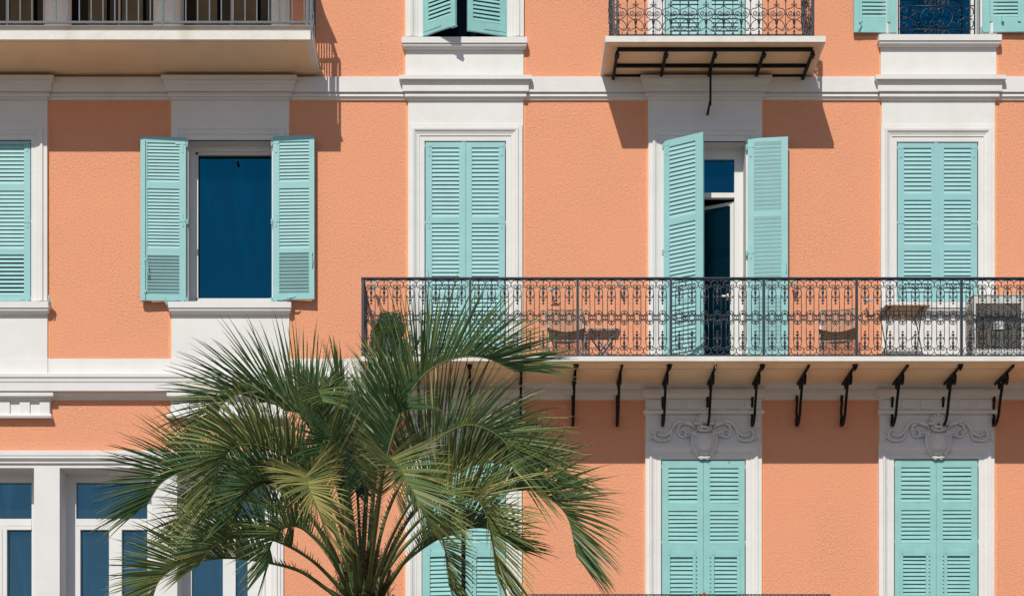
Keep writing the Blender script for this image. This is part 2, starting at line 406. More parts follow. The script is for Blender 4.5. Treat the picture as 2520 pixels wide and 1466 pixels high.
dl = lf.build('door_leaf', 'pvc', B)
pm = MB(); lbox(pm, .05, Wd-.05, c+.1, zt2-.045, .02); pm.build('pane', 'glass', dl)
MB().fbox(1777, 1792, 725.5, 729.5, -.16, -.18).fbox(1789, 1793, 722, 734, -.18, -.26).build('handle', 'pvc', dl)
MB().box(a, b, .61, .615, c, t).build('wall', 'dark', B)  # dark sheet in place of the unlit room behind the door

# --- shutters
def shutter(name, w_, h, secs, dirx, loc, rz, stile=.085, mstile=.085, matf='teal', slat='teal_slat', pitch=.0533, th=.036, hinges=(), flap=None, astragal=False, strap=True):
    """local: x from hinge (dirx=+1 or -1), y=0 back .. -th front, z from 0 (bottom). secs=[(z0,z1,style)]"""
    def X(s): return s*dirx
    def bx(m, s0, s1, y0, y1, z0, z1):
        x0, x1 = sorted((X(s0), X(s1))); m.box(x0, x1, y0, y1, z0, z1)
    f = MB(); bx(f, 0, stile, -th, 0, 0, h); bx(f, w_-mstile, w_, -th, 0, 0, h)
    zc = 0
    for z0, z1, st in sorted(secs):
        bx(f, stile, w_-mstile, -th+.001, -.001, zc, z0); zc = z1
    bx(f, stile, w_-mstile, -th+.001, -.001, zc, h)
    if astragal: bx(f, w_-.045, w_+.006, -th-.014, -th, 0, h)
    so = f.build(name, matf, B, loc, rz)
    rl = random.Random(int(abs(loc[0])*1000+abs(loc[2])*77))
    for z0, z1, st in secs:
        l = MB()
        n = max(1, round((z1-z0)/(pitch if st != 'old' else .0555))); pt = (z1-z0)/n
        x0, x1 = sorted((X(stile), X(w_-mstile)))
        for i in range(n):
            zc = z0+(i+.5)*pt; j = rl.uniform(-.0015, .0015)
            # F: edge on the street side, D: inner edge, each (y, z of the lower arris)
            if st == 'out': F = (-.033, zc-pt*.51+j); D = (-.014, zc+pt*.36)
            elif st == 'old': F = (-.034, zc-pt*.47+j); D = (-.015, zc+pt*.27)
            elif st == 'steep': F = (-.034, zc-pt*.42+j); D = (-.010, zc+pt*.28)
            elif st == 'in2': F = (-.036, zc+pt*.34+j); D = (-.010, zc-pt*.46)
            else: F = (-.032, zc+pt*.34+j); D = (-.017, zc-pt*.50)
            tz = .008 if st != 'old' else .010
            dj = rl.uniform(-.003, .003) if st == 'old' else 0
            pts = [(x0, F[0], F[1]), (x1, F[0], F[1]+dj), (x1, D[0], D[1]+dj), (x0, D[0], D[1]),
                   (x0, F[0]+.001, F[1]+tz), (x1, F[0]+.001, F[1]+tz+dj), (x1, D[0], D[1]+tz+dj), (x0, D[0], D[1]+tz)]
            l.hexa(pts)
        l.build('louvers', slat if matf != 'teal_old' else 'teal_old', so)
    if flap:     # top hung lower flap standing a little proud, with its own frame
        z0, z1, s0, s1 = flap
        q = MB(); y0, y1 = -th-.016, -th
        bx(q, s0, s0+.04, y0, y1, z0, z1); bx(q, s1-.04, s1, y0, y1, z0, z1); bx(q, s0+.04, s1-.04, y0, y1, z1-.07, z1)
        fo_ = q.build('flap_frame', matf, so)
        q = MB()
        for s_ in (s0+.03, s1-.03): bx(q, s_-.018, s_+.018, y0-.005, y0, z1-.045, z1+.05)
        q.build('hinge', matf, so)
    # knuckle hinges at the jamb plus straps
    for hz, kind in hinges:
        q = MB(); q.lathe((X(-.018), -th*.7, hz-.03), [(.011, 0), (.011, .032), (.013, .034), (.013, .07)], 8)
        bx(q, -.02, .0, -th*.7-.004, -th*.7+.004, hz-.0, hz+.03)
        if kind == 'L' : bx(q, .01, .04, -th-.006, -th, hz-.005, hz+.035); bx(q, .03, .055, -th-.005, -th, hz-.11, hz+.03); bx(q, .04, .14, -th-.004, -th, hz+.0, hz+.018)
        if kind == 'T' : bx(q, .005, .085, -th-.006, -th, hz-.002, hz+.03); bx(q, .03, .052, -th-.005, -th, hz-.055, hz+.085); q.ell((X(.041), -th-.004, hz+.088), .014, .004, .014, 8, 4); q.ell((X(.041), -th-.004, hz-.058), .012, .004, .012, 8, 4)
        if kind == 'D' : bx(q, .01, .08, -th-.006, -th, hz+.0, hz+.032); bx(q, .028, .056, -th-.005, -th, hz-.10, hz+.0); q.ell((X(.042), -th-.004, hz-.108), .016, .004, .02, 8, 4)
        q.build('hinge', matf, so)
    return so

def closed_pair(key, vsecs, style, hs, matf='teal', split=None, p=-.005, pitch=.0533, flapv=None, rzl=0., rzr=0., stile=.085, gap=.004, ast=True, mstile=.08):
    a, b, t, c = openings[key]; t -= .012; a += .012; b -= .012; c += .004
    mid = split if split is not None else (a+b)/2
    secs = [(WZ(v1, .03)-c, WZ(v0, .03)-c, st) for v0, v1, st in vsecs]
    hz = [(WZ(v, .03)-c-.02, k) for v, k in hs]
    res = []
    for dirx, x, w_, rz in ((1, a, mid-a-gap/2, rzl), (-1, b, b-mid-gap/2, rzr)):
        fl = None
        if flapv: fl = (0.0, WZ(flapv, .03)-c, stile-.02, w_-.10)
        s = shutter('shutter', w_, t-c, secs, dirx, (x, -p, c), rz, stile, mstile if dirx == 1 else stile, matf, pitch=pitch, hinges=hz, flap=fl, astragal=(ast and dirx == 1))
        res.append(s)
    return res
SO = 'out'
closed_pair('m0', [(356, 453, SO), (469, 612, SO), (626, 727, 'steep')], SO, [(350, 'L'), (544, 'T'), (733, 'L')])
closed_pair('m2', [(363, 534, SO), (549, 719, SO), (733, 905, SO)], SO, [(358, 'D'), (546, 'T'), (735, 'T')])
closed_pair('m4', [(364, 477, SO), (492, 602, SO), (617, 727, SO)], SO, [(362, 'D'), (546, 'T'), (733, 'L')])
OS = 'old'
closed_pair('l3', [(1151, 1238, OS), (1256, 1337, OS), (1370, 1475, OS), (1490, 1680, OS)], OS, [(1146, ''), (1332, '')], 'teal_old', flapv=1357, ast=False)
closed_pair('l4', [(1149, 1236, OS), (1254, 1335, OS), (1367, 1475, OS), (1490, 1680, OS)], OS, [(1142, ''), (1330, '')], 'teal_old', flapv=1354, ast=False)
closed_pair('l2', [(1151, 1238, OS), (1256, 1337, OS), (1370, 1475, OS), (1490, 1680, OS)], OS, [(1146, ''), (1332, '')], 'teal_old', split=WX(1141.5, .03), flapv=1357, ast=False, gap=.045, rzl=-R(9), rzr=R(2))
closed_pair('t3', [(-300, -180, SO), (-160, 20, SO), (35, 165, SO)], SO, [(-290, 'D')], 'teal')
# top middle pair, both leaves pushed ajar
a, b, t, c = o['t2']; h = t-c-.03
sc_t2 = [(.145, .95, OS), (1.05, h-.1, OS)]
for dirx, x, rz in ((1, a+.01, -R(36)), (-1, b-.01, R(17))):
    w_ = (b-a)/2-.012
    s = shutter('shutter', w_, h, sc_t2, dirx, (x, -.0, c+.01), rz, .10, .075, 'teal_old', hinges=[(.05, '')])
    q = MB(); x0, x1 = sorted((dirx*.02, dirx*.045)); q.box(x0, x1, -.042, -.036, .04, .38); x0, x1 = sorted((dirx*.045, dirx*.32)); q.box(x0, x1, -.042, -.036, .045, .075)
    q.build('corner_strap', 'teal_old', s)
    if dirx == 1: MB().box(.47, .56, -.05, -.0, -.015, .0).build('latch', 'teal_old', s)
# flat open leaves
def open_leaf(uL, uR, vT, vB, p, dirx, rz, vsecs, matf='teal', pitch=.0445, hs=(), stile=.085, ms=.085, flapv=None):
    x0, x1, zt, zb = WX(uL, p), WX(uR, p), WZ(vT, p), WZ(vB, p)
    secs = [(WZ(v1, p)-zb, WZ(v0, p)-zb, st) for v0, v1, st in vsecs]
    hz = [(WZ(v, p)-zb-.02, k) for v, k in hs]
    w_ = (x1-x0)/math.cos(rz)
    return shutter('shutter', w_, zt-zb, secs, dirx, (x0 if dirx == 1 else x1, -p+.036, zb), rz, stile, ms, matf, pitch=pitch, hinges=hz, flap=flapv)
s = open_leaf(352, 457, 338, 740, .10, -1, R(2.5), [(352, 449, SO), (465, 611, SO), (627, 724, 'in2')], hs=[(352, 'L'), (542, 'T'), (735, 'L')], ms=.06)
MB().box(-.60, -.555, -.03, .03, 0, 2.165).build('edge_board', 'teal', s)
q = MB(); q.tube([(-.535, -.052, .02), (-.535, -.052, 2.12)], .006, 6); q.box(-.55, -.52, -.06, -.036, .52, .56); q.box(-.55, -.52, -.06, -.036, .1, .13)
q.tube([(-.52, -.06, .52), (-.50, -.065, .47), (-.52, -.065, .42), (-.50, -.065, .38), (-.48, -.065, .33), (-.50, -.065, .30), (-.51, -.065, .35), (-.49, -.065, .42), (-.51, -.062, .5)], .008, 6)
q.build('bolt', 'teal', s)
s = open_leaf(672, 774, 335, 737, .10, 1, -R(2.5), [(349, 448, SO), (464, 611, SO), (620, 722, 'in2')], hs=[(350, 'D'), (542, 'T'), (735, 'L')], ms=.07)
MB().tube([(.525, -.05, .42), (.53, -.06, .50), (.52, -.06, .58), (.525, -.05, .62)], .008, 6).build('bolt', 'teal', s)
s = open_leaf(1841, 1938, 341, 931, .09, 1, -R(7), [(351, 520, 'in'), (535, 716, 'in'), (731, 868, 'in')], pitch=.053, hs=[(360, 'D'), (620, 'T')])
MB().tube([(.505, -.05, 1.38), (.505, -.06, 1.44), (.50, -.06, 1.52)], .007, 6).build('bolt', 'teal', s)
# left leaf of column 3, swung half out
a, b, t, c = o['m3']
s = shutter('shutter', .575, t-c-.02, [(.12, .93, SO), (1.01, 2.0, SO), (2.09, t-c-.11, SO)], 1, (a, -.03, c+.01), -R(32), .085, .11, 'teal', pitch=.056, hinges=[(t-c-.09, 'D'), (1.66, 'T'), (.5, 'T')])
# top right flat leaves
s = open_leaf(2101, 2206, -330, 80, .07, -1, R(1), [(-300, -60, OS), (5, 44, OS)], 'teal_old', hs=[], flapv=(.13, .62, .09, .50))
MB().tube([(-.50, -.05, .13), (-.47, -.06, .10), (-.49, -.06, .05), (-.51, -.06, .02)], .008, 6).build('bolt', 'teal_old', s)
s = open_leaf(2419, 2524, -330, 79, .07, 1, -R(1), [(-300, -60, OS), (5, 42, OS)], 'teal_old', hs=[(70, '')], flapv=(.13, .62, .09, .50))
MB().box(.24, .27, -.075, -.05, .12, .2).build('latch', 'teal_old', s)
a, b, t, c = o['t4']; window(a, b, t, c, mull=False, dp=.22, fw=.07)

# shutter catches on the wall
catch = None
for u, v, tw in ((124, 748, 0), (411, 748, 1), (716, 738, 2), (922, 712, 0), (1357, 717, 2), (1525, 702, 1), (1786+164, 700, 0), (2131, 745, 2), (2152, 735, 1)):
    if u == 2152: continue
    if catch is None:
        q = MB(); q.box(-.012, .012, -.10, 0, -.012, .012); q.tube([(0, -.10, .085), (.01, -.105, .04), (0, -.10, 0), (-.004, -.10, -.05)], [.006, .014, .014, .008], 6); q.ell((0, -.10, 0), .018, .015, .018, 8, 6)
        catch = q.build('shutter_catch', 'teal', B, W(u, v, .06), 0); cc = catch
    else: cc = copyo(catch, B, W(u, v, .06))
    cc.rotation_euler = (0, (0, R(-25), R(75))[tw], 0)

# --- sills
def sill(uL, uR, v0, v1, v2, p=.13, ext=5.5):
    e = ext*PX
    MB().stack(uL, uR, [(p, v0, e), (p, v1-.6, e), (p-.022, v1+.8, e-.012), (p-.022, v1+2.5, e-.012), (p-.016, v1+5, e-.010), (p-.020, v1+7, e-.012), (p-.040, v1+10.5, e-.03), (p-.050, v1+11.5, e-.04), (p-.052, v2, e-.042), (.03, v2+3, 0)]).build('window_sill', 'white', B)
sill(-160, 117, 741.5, 757, 771, ext=6.5); sill(421.4, 711.5, 741.5, 757, 771, ext=6.5); sill(997.8, 1288.3, 91, 106, 120, ext=8.5); sill(2167.6, 2452, 85, 100, 114, ext=8.5); sill(2170, 2448, 742, 757, 772, ext=6)

# --- upper string course with capitals
def course(uL, uR):
    MB().stack(uL, uR, [(.05, 189, 0), (.075, 190, 0), (.075, 226, 0), (.034, 228.5, 0), (.042, 231, 0), (.055, 234, 0), (.057, 237, 0), (.034, 239.5, 0), (.028, 241.5, 0), (.028, 245.5, 0), (.0, 248.6, 0)], False, False).build('string_course', 'white', B)
course(-1000, 3200)
def capital(uL, uR):
    pr = [(.175, 184.5, .112), (.175, 194.2, .112), (.150, 195.5, .104), (.135, 198, .09), (.138, 199.5, .09), (.132, 203, .08), (.128, 206, .076), (.118, 207.2, .07), (.115, 209, .07), (.115, 224.2, .07), (.070, 227, .035), (.078, 230, .037), (.092, 234, .042), (.090, 237.5, .04), (.062, 240, .012), (.058, 244.5, .010), (.02, 249, 0)]
    MB().stack(uL, uR, pr).build('capital', 'white', B)
for l_, r_ in ((-160, 117), (421.4, 711.9), (1004, 1287.6), (1595, 1875.4), (2170, 2448.3)): capital(l_, r_)

# --- lower cornice: plain band, stepped slab and bed mould
XL, XR = -1000, 3200
MB().stack(XL, 905, [(.03, 882, 0), (.03, 920, 0)], False, False).build('plinth_band', 'white', B)
for l_, r_ in ((-160, 117), (416.4, 714)): MB().stack(l_, r_, [(.045, 882.5, .0), (.045, 920, .0)]).build('pilaster_base', 'white', B)
MB().stack(XL, 890, [(.0, 917, 0), (.19, 919.5, 0), (.19, 927, 0), (.172, 928.5, 0), (.176, 931, 0), (.172, 939, 0), (.163, 940.5, 0), (.163, 961, 0), (.11, 964, 0), (0, 968, 0)], False, True).build('cornice', 'white', B)
MB().stack(XL, XR, [(.16, 938, 0), (.14, 944, 0), (.085, 957, 0), (.095, 962, 0), (.095, 969, 0), (.07, 973, 0), (.045, 975, 0), (.04, 981.5, 0), (.0, 985, 0)], False, False).build('bed_mould', 'white', B)
def frieze(uL, uR):
    MB().stack(uL, uR, [(.14, 957, .045), (.15, 963, .05), (.15, 970, .05), (.12, 974, .03), (.09, 976, .01), (.085, 979.5, .0)]).build('frieze_mould', 'white', B)
    MB().stack(uL, uR, [(.05, 979, 0), (.05, 1010, 0)]).build('frieze', 'white', B)
    n = 4; W_ = uR-uL; q = MB()
    for i in range(6):
        c_ = uL+W_*(i+.5)/6
        MB().fbox(c_-W_/6*.5+7, c_+W_/6*.5-7, 984, 1006, .064, .05).build('frieze_block', 'white', B)
    MB().stack(uL, uR, [(.05, 1007.5, .0), (.085, 1009, .03), (.095, 1012, .035), (.085, 1017, .03), (.05, 1019, .01), (.03, 1021, 0)]).build('frieze_mould', 'white', B)
frieze(998, 1286); frieze(1588.9, 1874); frieze(2164.6, 2447.6)
def blocks(uL, uR):
    MB().stack(uL, uR, [(.13, 962, .04), (.145, 966, .045), (.145, 973.5, .045), (.11, 977, .02), (.09, 978.5, 0), (.09, 984, 0)]).build('frieze_mould', 'white', B)
    MB().stack(uL, uR, [(.05, 983, 0), (.05, 1020, 0)]).build('frieze', 'white', B)
    q = MB(); n = 6; W_ = uR-uL
    for i in range(n):
        c_ = uR-W_*(i+.25)/n*1.; MB().fbox(c_-W_/n*.30, c_+W_/n*.2, 985.5, 1018, .075, .05).build('frieze_block', 'white', B)
    MB().stack(uL, uR, [(.05, 1017, 0), (.10, 1018, .03), (.11, 1022, .035), (.10, 1027, .03), (0, 1030, 0)]).build('frieze_mould', 'white', B)
blocks(-170, 124.5); blocks(420, 706)

# --- bottom left loggia
x0, x1 = WX(-170, .03), WX(698, .03)
q = MB(); q.box(x0, x1, -.03, .0, WZ(1152), WZ(1140, .03))
for l_, r_ in ((85, 148), (374, 437)): q.box(WX(l_), WX(r_), -.03, .0, 0.2, WZ(1152)-.0)
q.box(WX(668), WX(698), -.03, 0, .2, WZ(1152))
q.build('pillar', 'white', B)
MB().stack(-170, 698, [(.03, 1108, 0), (.085, 1109.5, .02), (.085, 1119.5, .02), (.065, 1121, .01), (.09, 1124, .02), (.09, 1126.5, .02), (.05, 1131, .0), (.045, 1135, 0), (.06, 1137, .005), (.055, 1139.5, .0), (.03, 1141, 0)]).build('lintel', 'white', B)
MB().fbox(677, 682, 1152, 1700, .05, .03).fbox(686, 690, 1152, 1700, .045, .03).build('architrave', 'white', B)
for key in ('bA', 'bB', 'bC'):
    a, b, t, c = LOG[key]
    q = MB(); e_ = .003; q.box(a-.04, a+e_, .001, .5, c, t+.04).box(b-e_, b+.04, .001, .5, c, t+.04).box(a+e_, b-e_, .001, .5, t-e_, t+.04)
    q.build('reveal', 'white', B)
    # frame
    q = MB(); y0, y1 = .38, .46
    zt = t-.10; ztr1, ztr0 = WZ(1276, -.38), WZ(1293, -.38)
    q.box(a, a+.13, y0, y1, c, t); q.box(b-.13, b, y0, y1, c, t); q.box(a+.13, b-.13, y0, y1, zt, t)
    q.box(a+.13, b-.13, y0-.01, y1, ztr0, ztr1)
    m_ = {'bA': None, 'bB': (269, 300), 'bC': (549, 580)}[key]
    if m_: q.box(WX(m_[0], -.38), WX(m_[1], -.38), y0-.02, y1, c, ztr0-.004)
    else: q.box(WX(7, -.38), WX(17.5, -.38), y0-.02, y1, c, ztr0-.004); q.box(WX(-14, -.38), WX(6, -.38), y0-.02, y1, c, ztr0-.004)
    q.box(a+.13, b-.13, y0-.018, y1, ztr0-.055, ztr0-.006)
    if key == 'bB': q.box(a+.13, a+.19, y0-.018, y1, c, ztr0-.055)
    if key == 'bC': q.box(WX(610, -.38), b-.13, y0-.022, y1, c, ztr0-.055)
    fo = q.build('window_frame', 'pvc', B)
    MB().box(a+.01, b-.01, .44, .45, c, t-.01).build('pane', 'glass2', fo)
    MB().box(a, b, .5, .52, c, t).build('wall', 'dark', B)  # dark sheet standing in for the unlit room
# --- top left loggia
for l_, r_ in ((109, 175), (377, 444)):
    cx = (WX(l_)+WX(r_))/2; rr = (WX(r_)-WX(l_))/2
    MB().lathe((cx, .02, WZ(110)), [(rr*1.05, 0), (rr*1.05, .1), (rr, .14), (rr, 1.6), (rr*1.05, 1.7)], 24).build('column', 'white', B, smooth=True)
MB().frame(WX(444), WX(669), WZ(-230), WZ(110), [(0, -.3), (0, .03), (8*PX, .03), (10*PX, .05), (17*PX, .05), (19*PX, .03), (24*PX, .06), (36*PX, .06), (38*PX, .04), (44*PX, .04), (44*PX, 0)]).build('window_surround', 'white', B)
for key in ('tA', 'tB', 'tC'):
    a, b, t, c = LOG[key]
    q = MB(); q.box(a, b, .55, .57, c, t); q.build('wall', 'dark', B)  # dark sheet as the shade deep in the loggia
    q = MB(); q.box(a+.02, a+(b-a)*.35, .45, .46, c, t).box(a+(b-a)*.52, a+(b-a)*.80, .45, .46, c, t); q.build('curtain', 'curtain', B)
    q = MB(); q.box(a+(b-a)*.505, a+(b-a)*.53, .40, .44, c, t).box(b-.06, b, .40, .44, c, t); q.build('window_frame', 'rust', B)
# door surround beside it, and the unseen awning overhead shaped after its shadow to shade the terrace
q = MB()
n_ = 10
for i in range(n_):
    f0, f1 = i/n_, (i+1)/n_
    def aw(f, x): return (x, -1.02*f, WZ(-38)+.20*f+.0)
    q.quad(aw(f0, WX(-300)), aw(f0, WX(768+8*f0)), aw(f1, WX(768+8*f1)), aw(f1, WX(-300)))
q.build('shade_canopy', 'soffit', B)

# ------------------------------------------------------------------ balconies
# top left: slab
P1 = 1.05
q = MB()
xr = WX(764, P1); zb = WZ(97.5, P1); zt = WZ(75.5, P1)
XLm = WX(-700)
q.box(XLm, xr, -P1, -.0, zb, zt)
q.box(XLm, xr+.01, -P1-.0+.03, -.0, zt, zt+.05)
q.box(XLm, xr+.025, -P1-.035, -.0, zt+.05, WZ(62.5, P1+.035))
q.box(xr, xr+.02, -P1+.06, 0, zb+.02, zt-.01)
q.build('balcony_slab', 'slab', B)
MB().box(XLm, xr-.06, -P1+.05, -.001, zb-.006, zb).build('balcony_soffit', 'soffit', B)
q = MB()   # drain pipe under the soffit
pp = .16
q.tube([(XLm, -pp, WZ(173.5, pp)), (WX(789, pp), -pp, WZ(174.5, pp)), (WX(794, pp), -pp, WZ(175.5, pp)), (WX(796, pp), -pp, WZ(179, pp)), (WX(796, pp), -pp, WZ(186, pp))], 2.6*PX, 8)
for u in (117, 410, 719): q.tube([W(u-1.4, 174, pp), W(u+1.4, 174, pp)], 4*PX, 8)
q.build('drain_pipe', 'soffit', B, smooth=True)
# railing of plain bars
ztop = WZ(62.5, P1)
pr = 1.0
q = MB(); zr = WZ(55.5, pr)
q.box(XLm, WX(766, pr), -pr-.012, -pr+.012, zr-.012, zr+.012)
q.box(XLm, WX(766, pr), -pr-.02, -pr+.02, ztop+.97, ztop+1.0)
xs_ = WX(759, pr)
q.box(xs_-.012, xs_+.012, -pr+.012, 0, zr-.012, zr+.012); q.box(xs_-.02, xs_+.02, -pr+.02, 0, ztop+.97, ztop+1.0)
rail1 = q.build('balcony_railing', 'steel', B)
bar = None
us = [748.7-29.12*i for i in range(0, 34)]
for u in us:
    if bar is None:
        bar = MB().box(-.0075, .0075, -.0075, .0075, 0, .96).build('railing_bar', 'steel', rail1, (WX(u, pr), -pr, zr)); 
    else: copyo(bar, rail1, (WX(u, pr), -pr, zr))
for i in range(8): copyo(bar, rail1, (xs_, -pr+.12*(i+1), zr))
for u, y in ((400.5, -pr), (756, -pr), (765, -pr)):
    MB().box(WX(u, pr)-.014, WX(u, pr)+.014, y-.014, y+.014, ztop, ztop+.97).build('post', 'steel', rail1)

# top middle-right: slab with iron frame under it
P2 = 1.0
xl2, xr2 = WX(1489.5, P2), WX(2032, P2); zb2, zt2_ = WZ(103.4, P2), WZ(89, P2)
q = MB(); q.box(xl2, xr2, -P2, 0, zb2, zt2_); q.build('balcony_slab', 'slab', B)
MB().box(xl2+.03, xr2-.03, -P2+.03, 0, zb2-.005, zb2).build('balcony_soffit', 'soffit', B)
q = MB()
def sof(v): # distance off the wall where soffit point seen at v
    return CD*(1-(CV-WZv)/(CV-v)) if False else CD-(zb2-CH)*S0*CD/(CV-v)
pa, pb_, pc = sof(117.5), sof(157.5), sof(184)
xA, xB = WX(1519, pa), WX(2000, pa)
for pp in (pa, pb_, max(pc, .03)):
    q.box(xA, xB, -pp-.02, -pp+.02, zb2-.045, zb2-.006)
for i in range(5):
    x = xA+(xB-xA)*i/4
    q.box(x-.018, x+.018, -pa-.025, -.0, zb2-.085, zb2-.046)
    q.box(x-.03, x+.03, -pa-.02, -pa+.1, zb2-.10, zb2-.085)
q.build('support_frame', 'black', B)
xm = (xA+xB)/2
MB().tube([(xm, -pb_, zb2-.06), (xm, -pb_+.0, zb2-.10), (xm, -pb_+.02, WZ(248, .5)), (xm, -.30, WZ(252, .3)), (xm, -.02, WZ(283, .02))], .019, 4).build('brace', 'black', B)

def tubes2(q, polys, sc_, ox, oz, r, mirror=True, n=5, y=0., ysign=-1):
    for pl in polys:
        for mx in ((1, -1) if mirror else (1,)):
            q.tube([(ox+mx*x*sc_, y, oz+ysign*yy*sc_) for x, yy in pl], r, n)
def motif2():   # lyre motif, units 572/m, y down with 0 at frame top, 260 at slab
    q = MB(); s_ = 1/572.; oz = 260*s_
    for base in (0, -300):
        polys = [
         [(62, 212+base), (56, 180+base), (38, 158+base), (18, 146+base), (0, 143+base)],
         [(4, 205+base), (20, 214+base), (34, 226+base), (45, 226+base)]+spiral(45, 216+base, 11, 4, 80, -220, 8),
         [(0, 150+base), (22, 144+base), (44, 128+base), (58, 104+base), (60, 78+base), (44, 66+base), (22, 62+base), (8, 52+base)],
         [(3, 115+base), (12, 122+base)]+spiral(26, 101+base, 21, 5, 130, -330, 14),
         [(8, 52+base), (6, 44+base)]+spiral(15, 40+base, 9, 3, 180, 420, 8),
        ]
        tubes2(q, polys, s_, 0, oz, .0058)
        pr_ = [(3, 265), (9, 258), (9, 250), (5, 244), (9, 236), (6, 226), (3, 220), (3, 205), (7, 200), (4, 190), (9, 175), (11, 160), (13, 152), (4, 146), (3, 120), (8, 112), (8, 96), (3, 88), (3, 30), (6, 25), (6, 15), (3, 10), (3, -50)]
        q.lathe((0, 0, oz), [(r*s_, -(y+base)*s_) for r, y in pr_], 6)
    return q
p2r = .95
m2 = motif2().mesh('railing_scroll', 'iron', True)
rod = MB().lathe((0, 0, 0), [(.016, 0), (.012, .03), (.006, .05), (.005, .25), (.012, .27), (.005, .29), (.005, .42), (.014, .44), (.004, .47), (.005, .98)], 6).mesh('railing_rod', 'iron', True)
zf2 = WZ(87, p2r)
q = MB(); q.box(WX(1524, p2r), WX(2000, p2r), -p2r-.012, -p2r+.012, zf2-.004, zf2+.008); q.box(WX(1503, p2r), WX(2003, p2r), -p2r-.02, -p2r+.02, zf2+.97, zf2+1.0)
rail2 = q.build('balcony_railing', 'iron', B)
def inst(me, name, parent, loc, rz=0.):
    c = bpy.data.objects.new(name, me); sc.collection.objects.link(c); c.parent = parent; c.location = loc; c.rotation_euler = (0, 0, rz); return c
def u3(x): return 1680+x/2.978
for i in range(-4, 7):
    inst(m2, 'railing_scroll', rail2, (WX(u3(43+129*(i-0)), p2r), -p2r, zf2))
for i in range(-4, 7):
    inst(rod, 'railing_rod', rail2, (WX(u3(110+129*(i-0))-0, p2r), -p2r, zf2))
for ux in (1510, 2001):
    for j in range(4):
        inst(m2, 'railing_scroll', rail2, (WX(ux, p2r), -p2r+.12+.2257*j, zf2), R(90))
        inst(rod, 'railing_rod', rail2, (WX(ux, p2r), -p2r+.01+.2257*j, zf2), R(90))
    MB().box(WX(ux, p2r)-.014, WX(ux, p2r)+.014, -p2r-.014, -p2r+.014, zf2-.006, zf2+.97).build('post', 'iron', rail2)
MB().box(WX(1519, p2r)-.012, WX(1519, p2r)+.012, -p2r-.012, -p2r+.012, zf2-.006, zf2+.97).build('post', 'iron', rail2)

# window grille of the top right window
q = MB(); s_ = 1/(2.978*S0); pg = .10
def G(pl, r=.0055):
    q.tube([(WX(u3(x), pg), -pg, WZ(y/2.978, pg)) for x, y in pl], r, 5)
def Gm(pl, r=.0055):
    G(pl, r); G([(3722-x, y) for x, y in pl], r)
G([(1583, 45), (2140, 45)], .007); G([(1583, 216), (2140, 216)], .007)
G([(1583, -300), (1583, 252)], .006); G([(2138, -300), (2138, 252)], .008); G([(1583, -170), (2140, -170)], .007)
for dy in (0, -215):
    Gm(spiral(1815, 130+dy, 70, 70, 60, 300, 16)+[(1861, 95+dy)])
    Gm([(1861, 70+dy)]+spiral(1832, 88+dy, 30, 6, -20, -430, 14)); Gm([(1861, 190+dy)]+spiral(1832, 168+dy, 30, 6, 20, 430, 14))
    Gm(spiral(1625, 82+dy, 36, 7, 140, 520, 16)); Gm(spiral(1625, 180+dy, 36, 7, 220, -160, 16))
    Gm([(1600, 118+dy), (1650, 130+dy), (1690, 112+dy)]+spiral(1690, 88+dy, 20, 6, 90, -200, 10)); Gm([(1600, 145+dy), (1650, 130+dy), (1690, 150+dy)]+spiral(1690, 174+dy, 20, 6, -90, 200, 10))
    Gm([(1715, 90+dy), (1745, 90+dy)]); Gm([(1715, 168+dy), (1745, 168+dy)])
    for cx in (1792, 1835): Gm(spiral(cx, 15+dy, 19, 19, 0, 360, 12), .005)
    for cx in (1792, 1835): Gm(spiral(cx, 242+dy, 19, 19, 0, 360, 12), .005)
q.build('window_grille', 'iron', B, smooth=True)

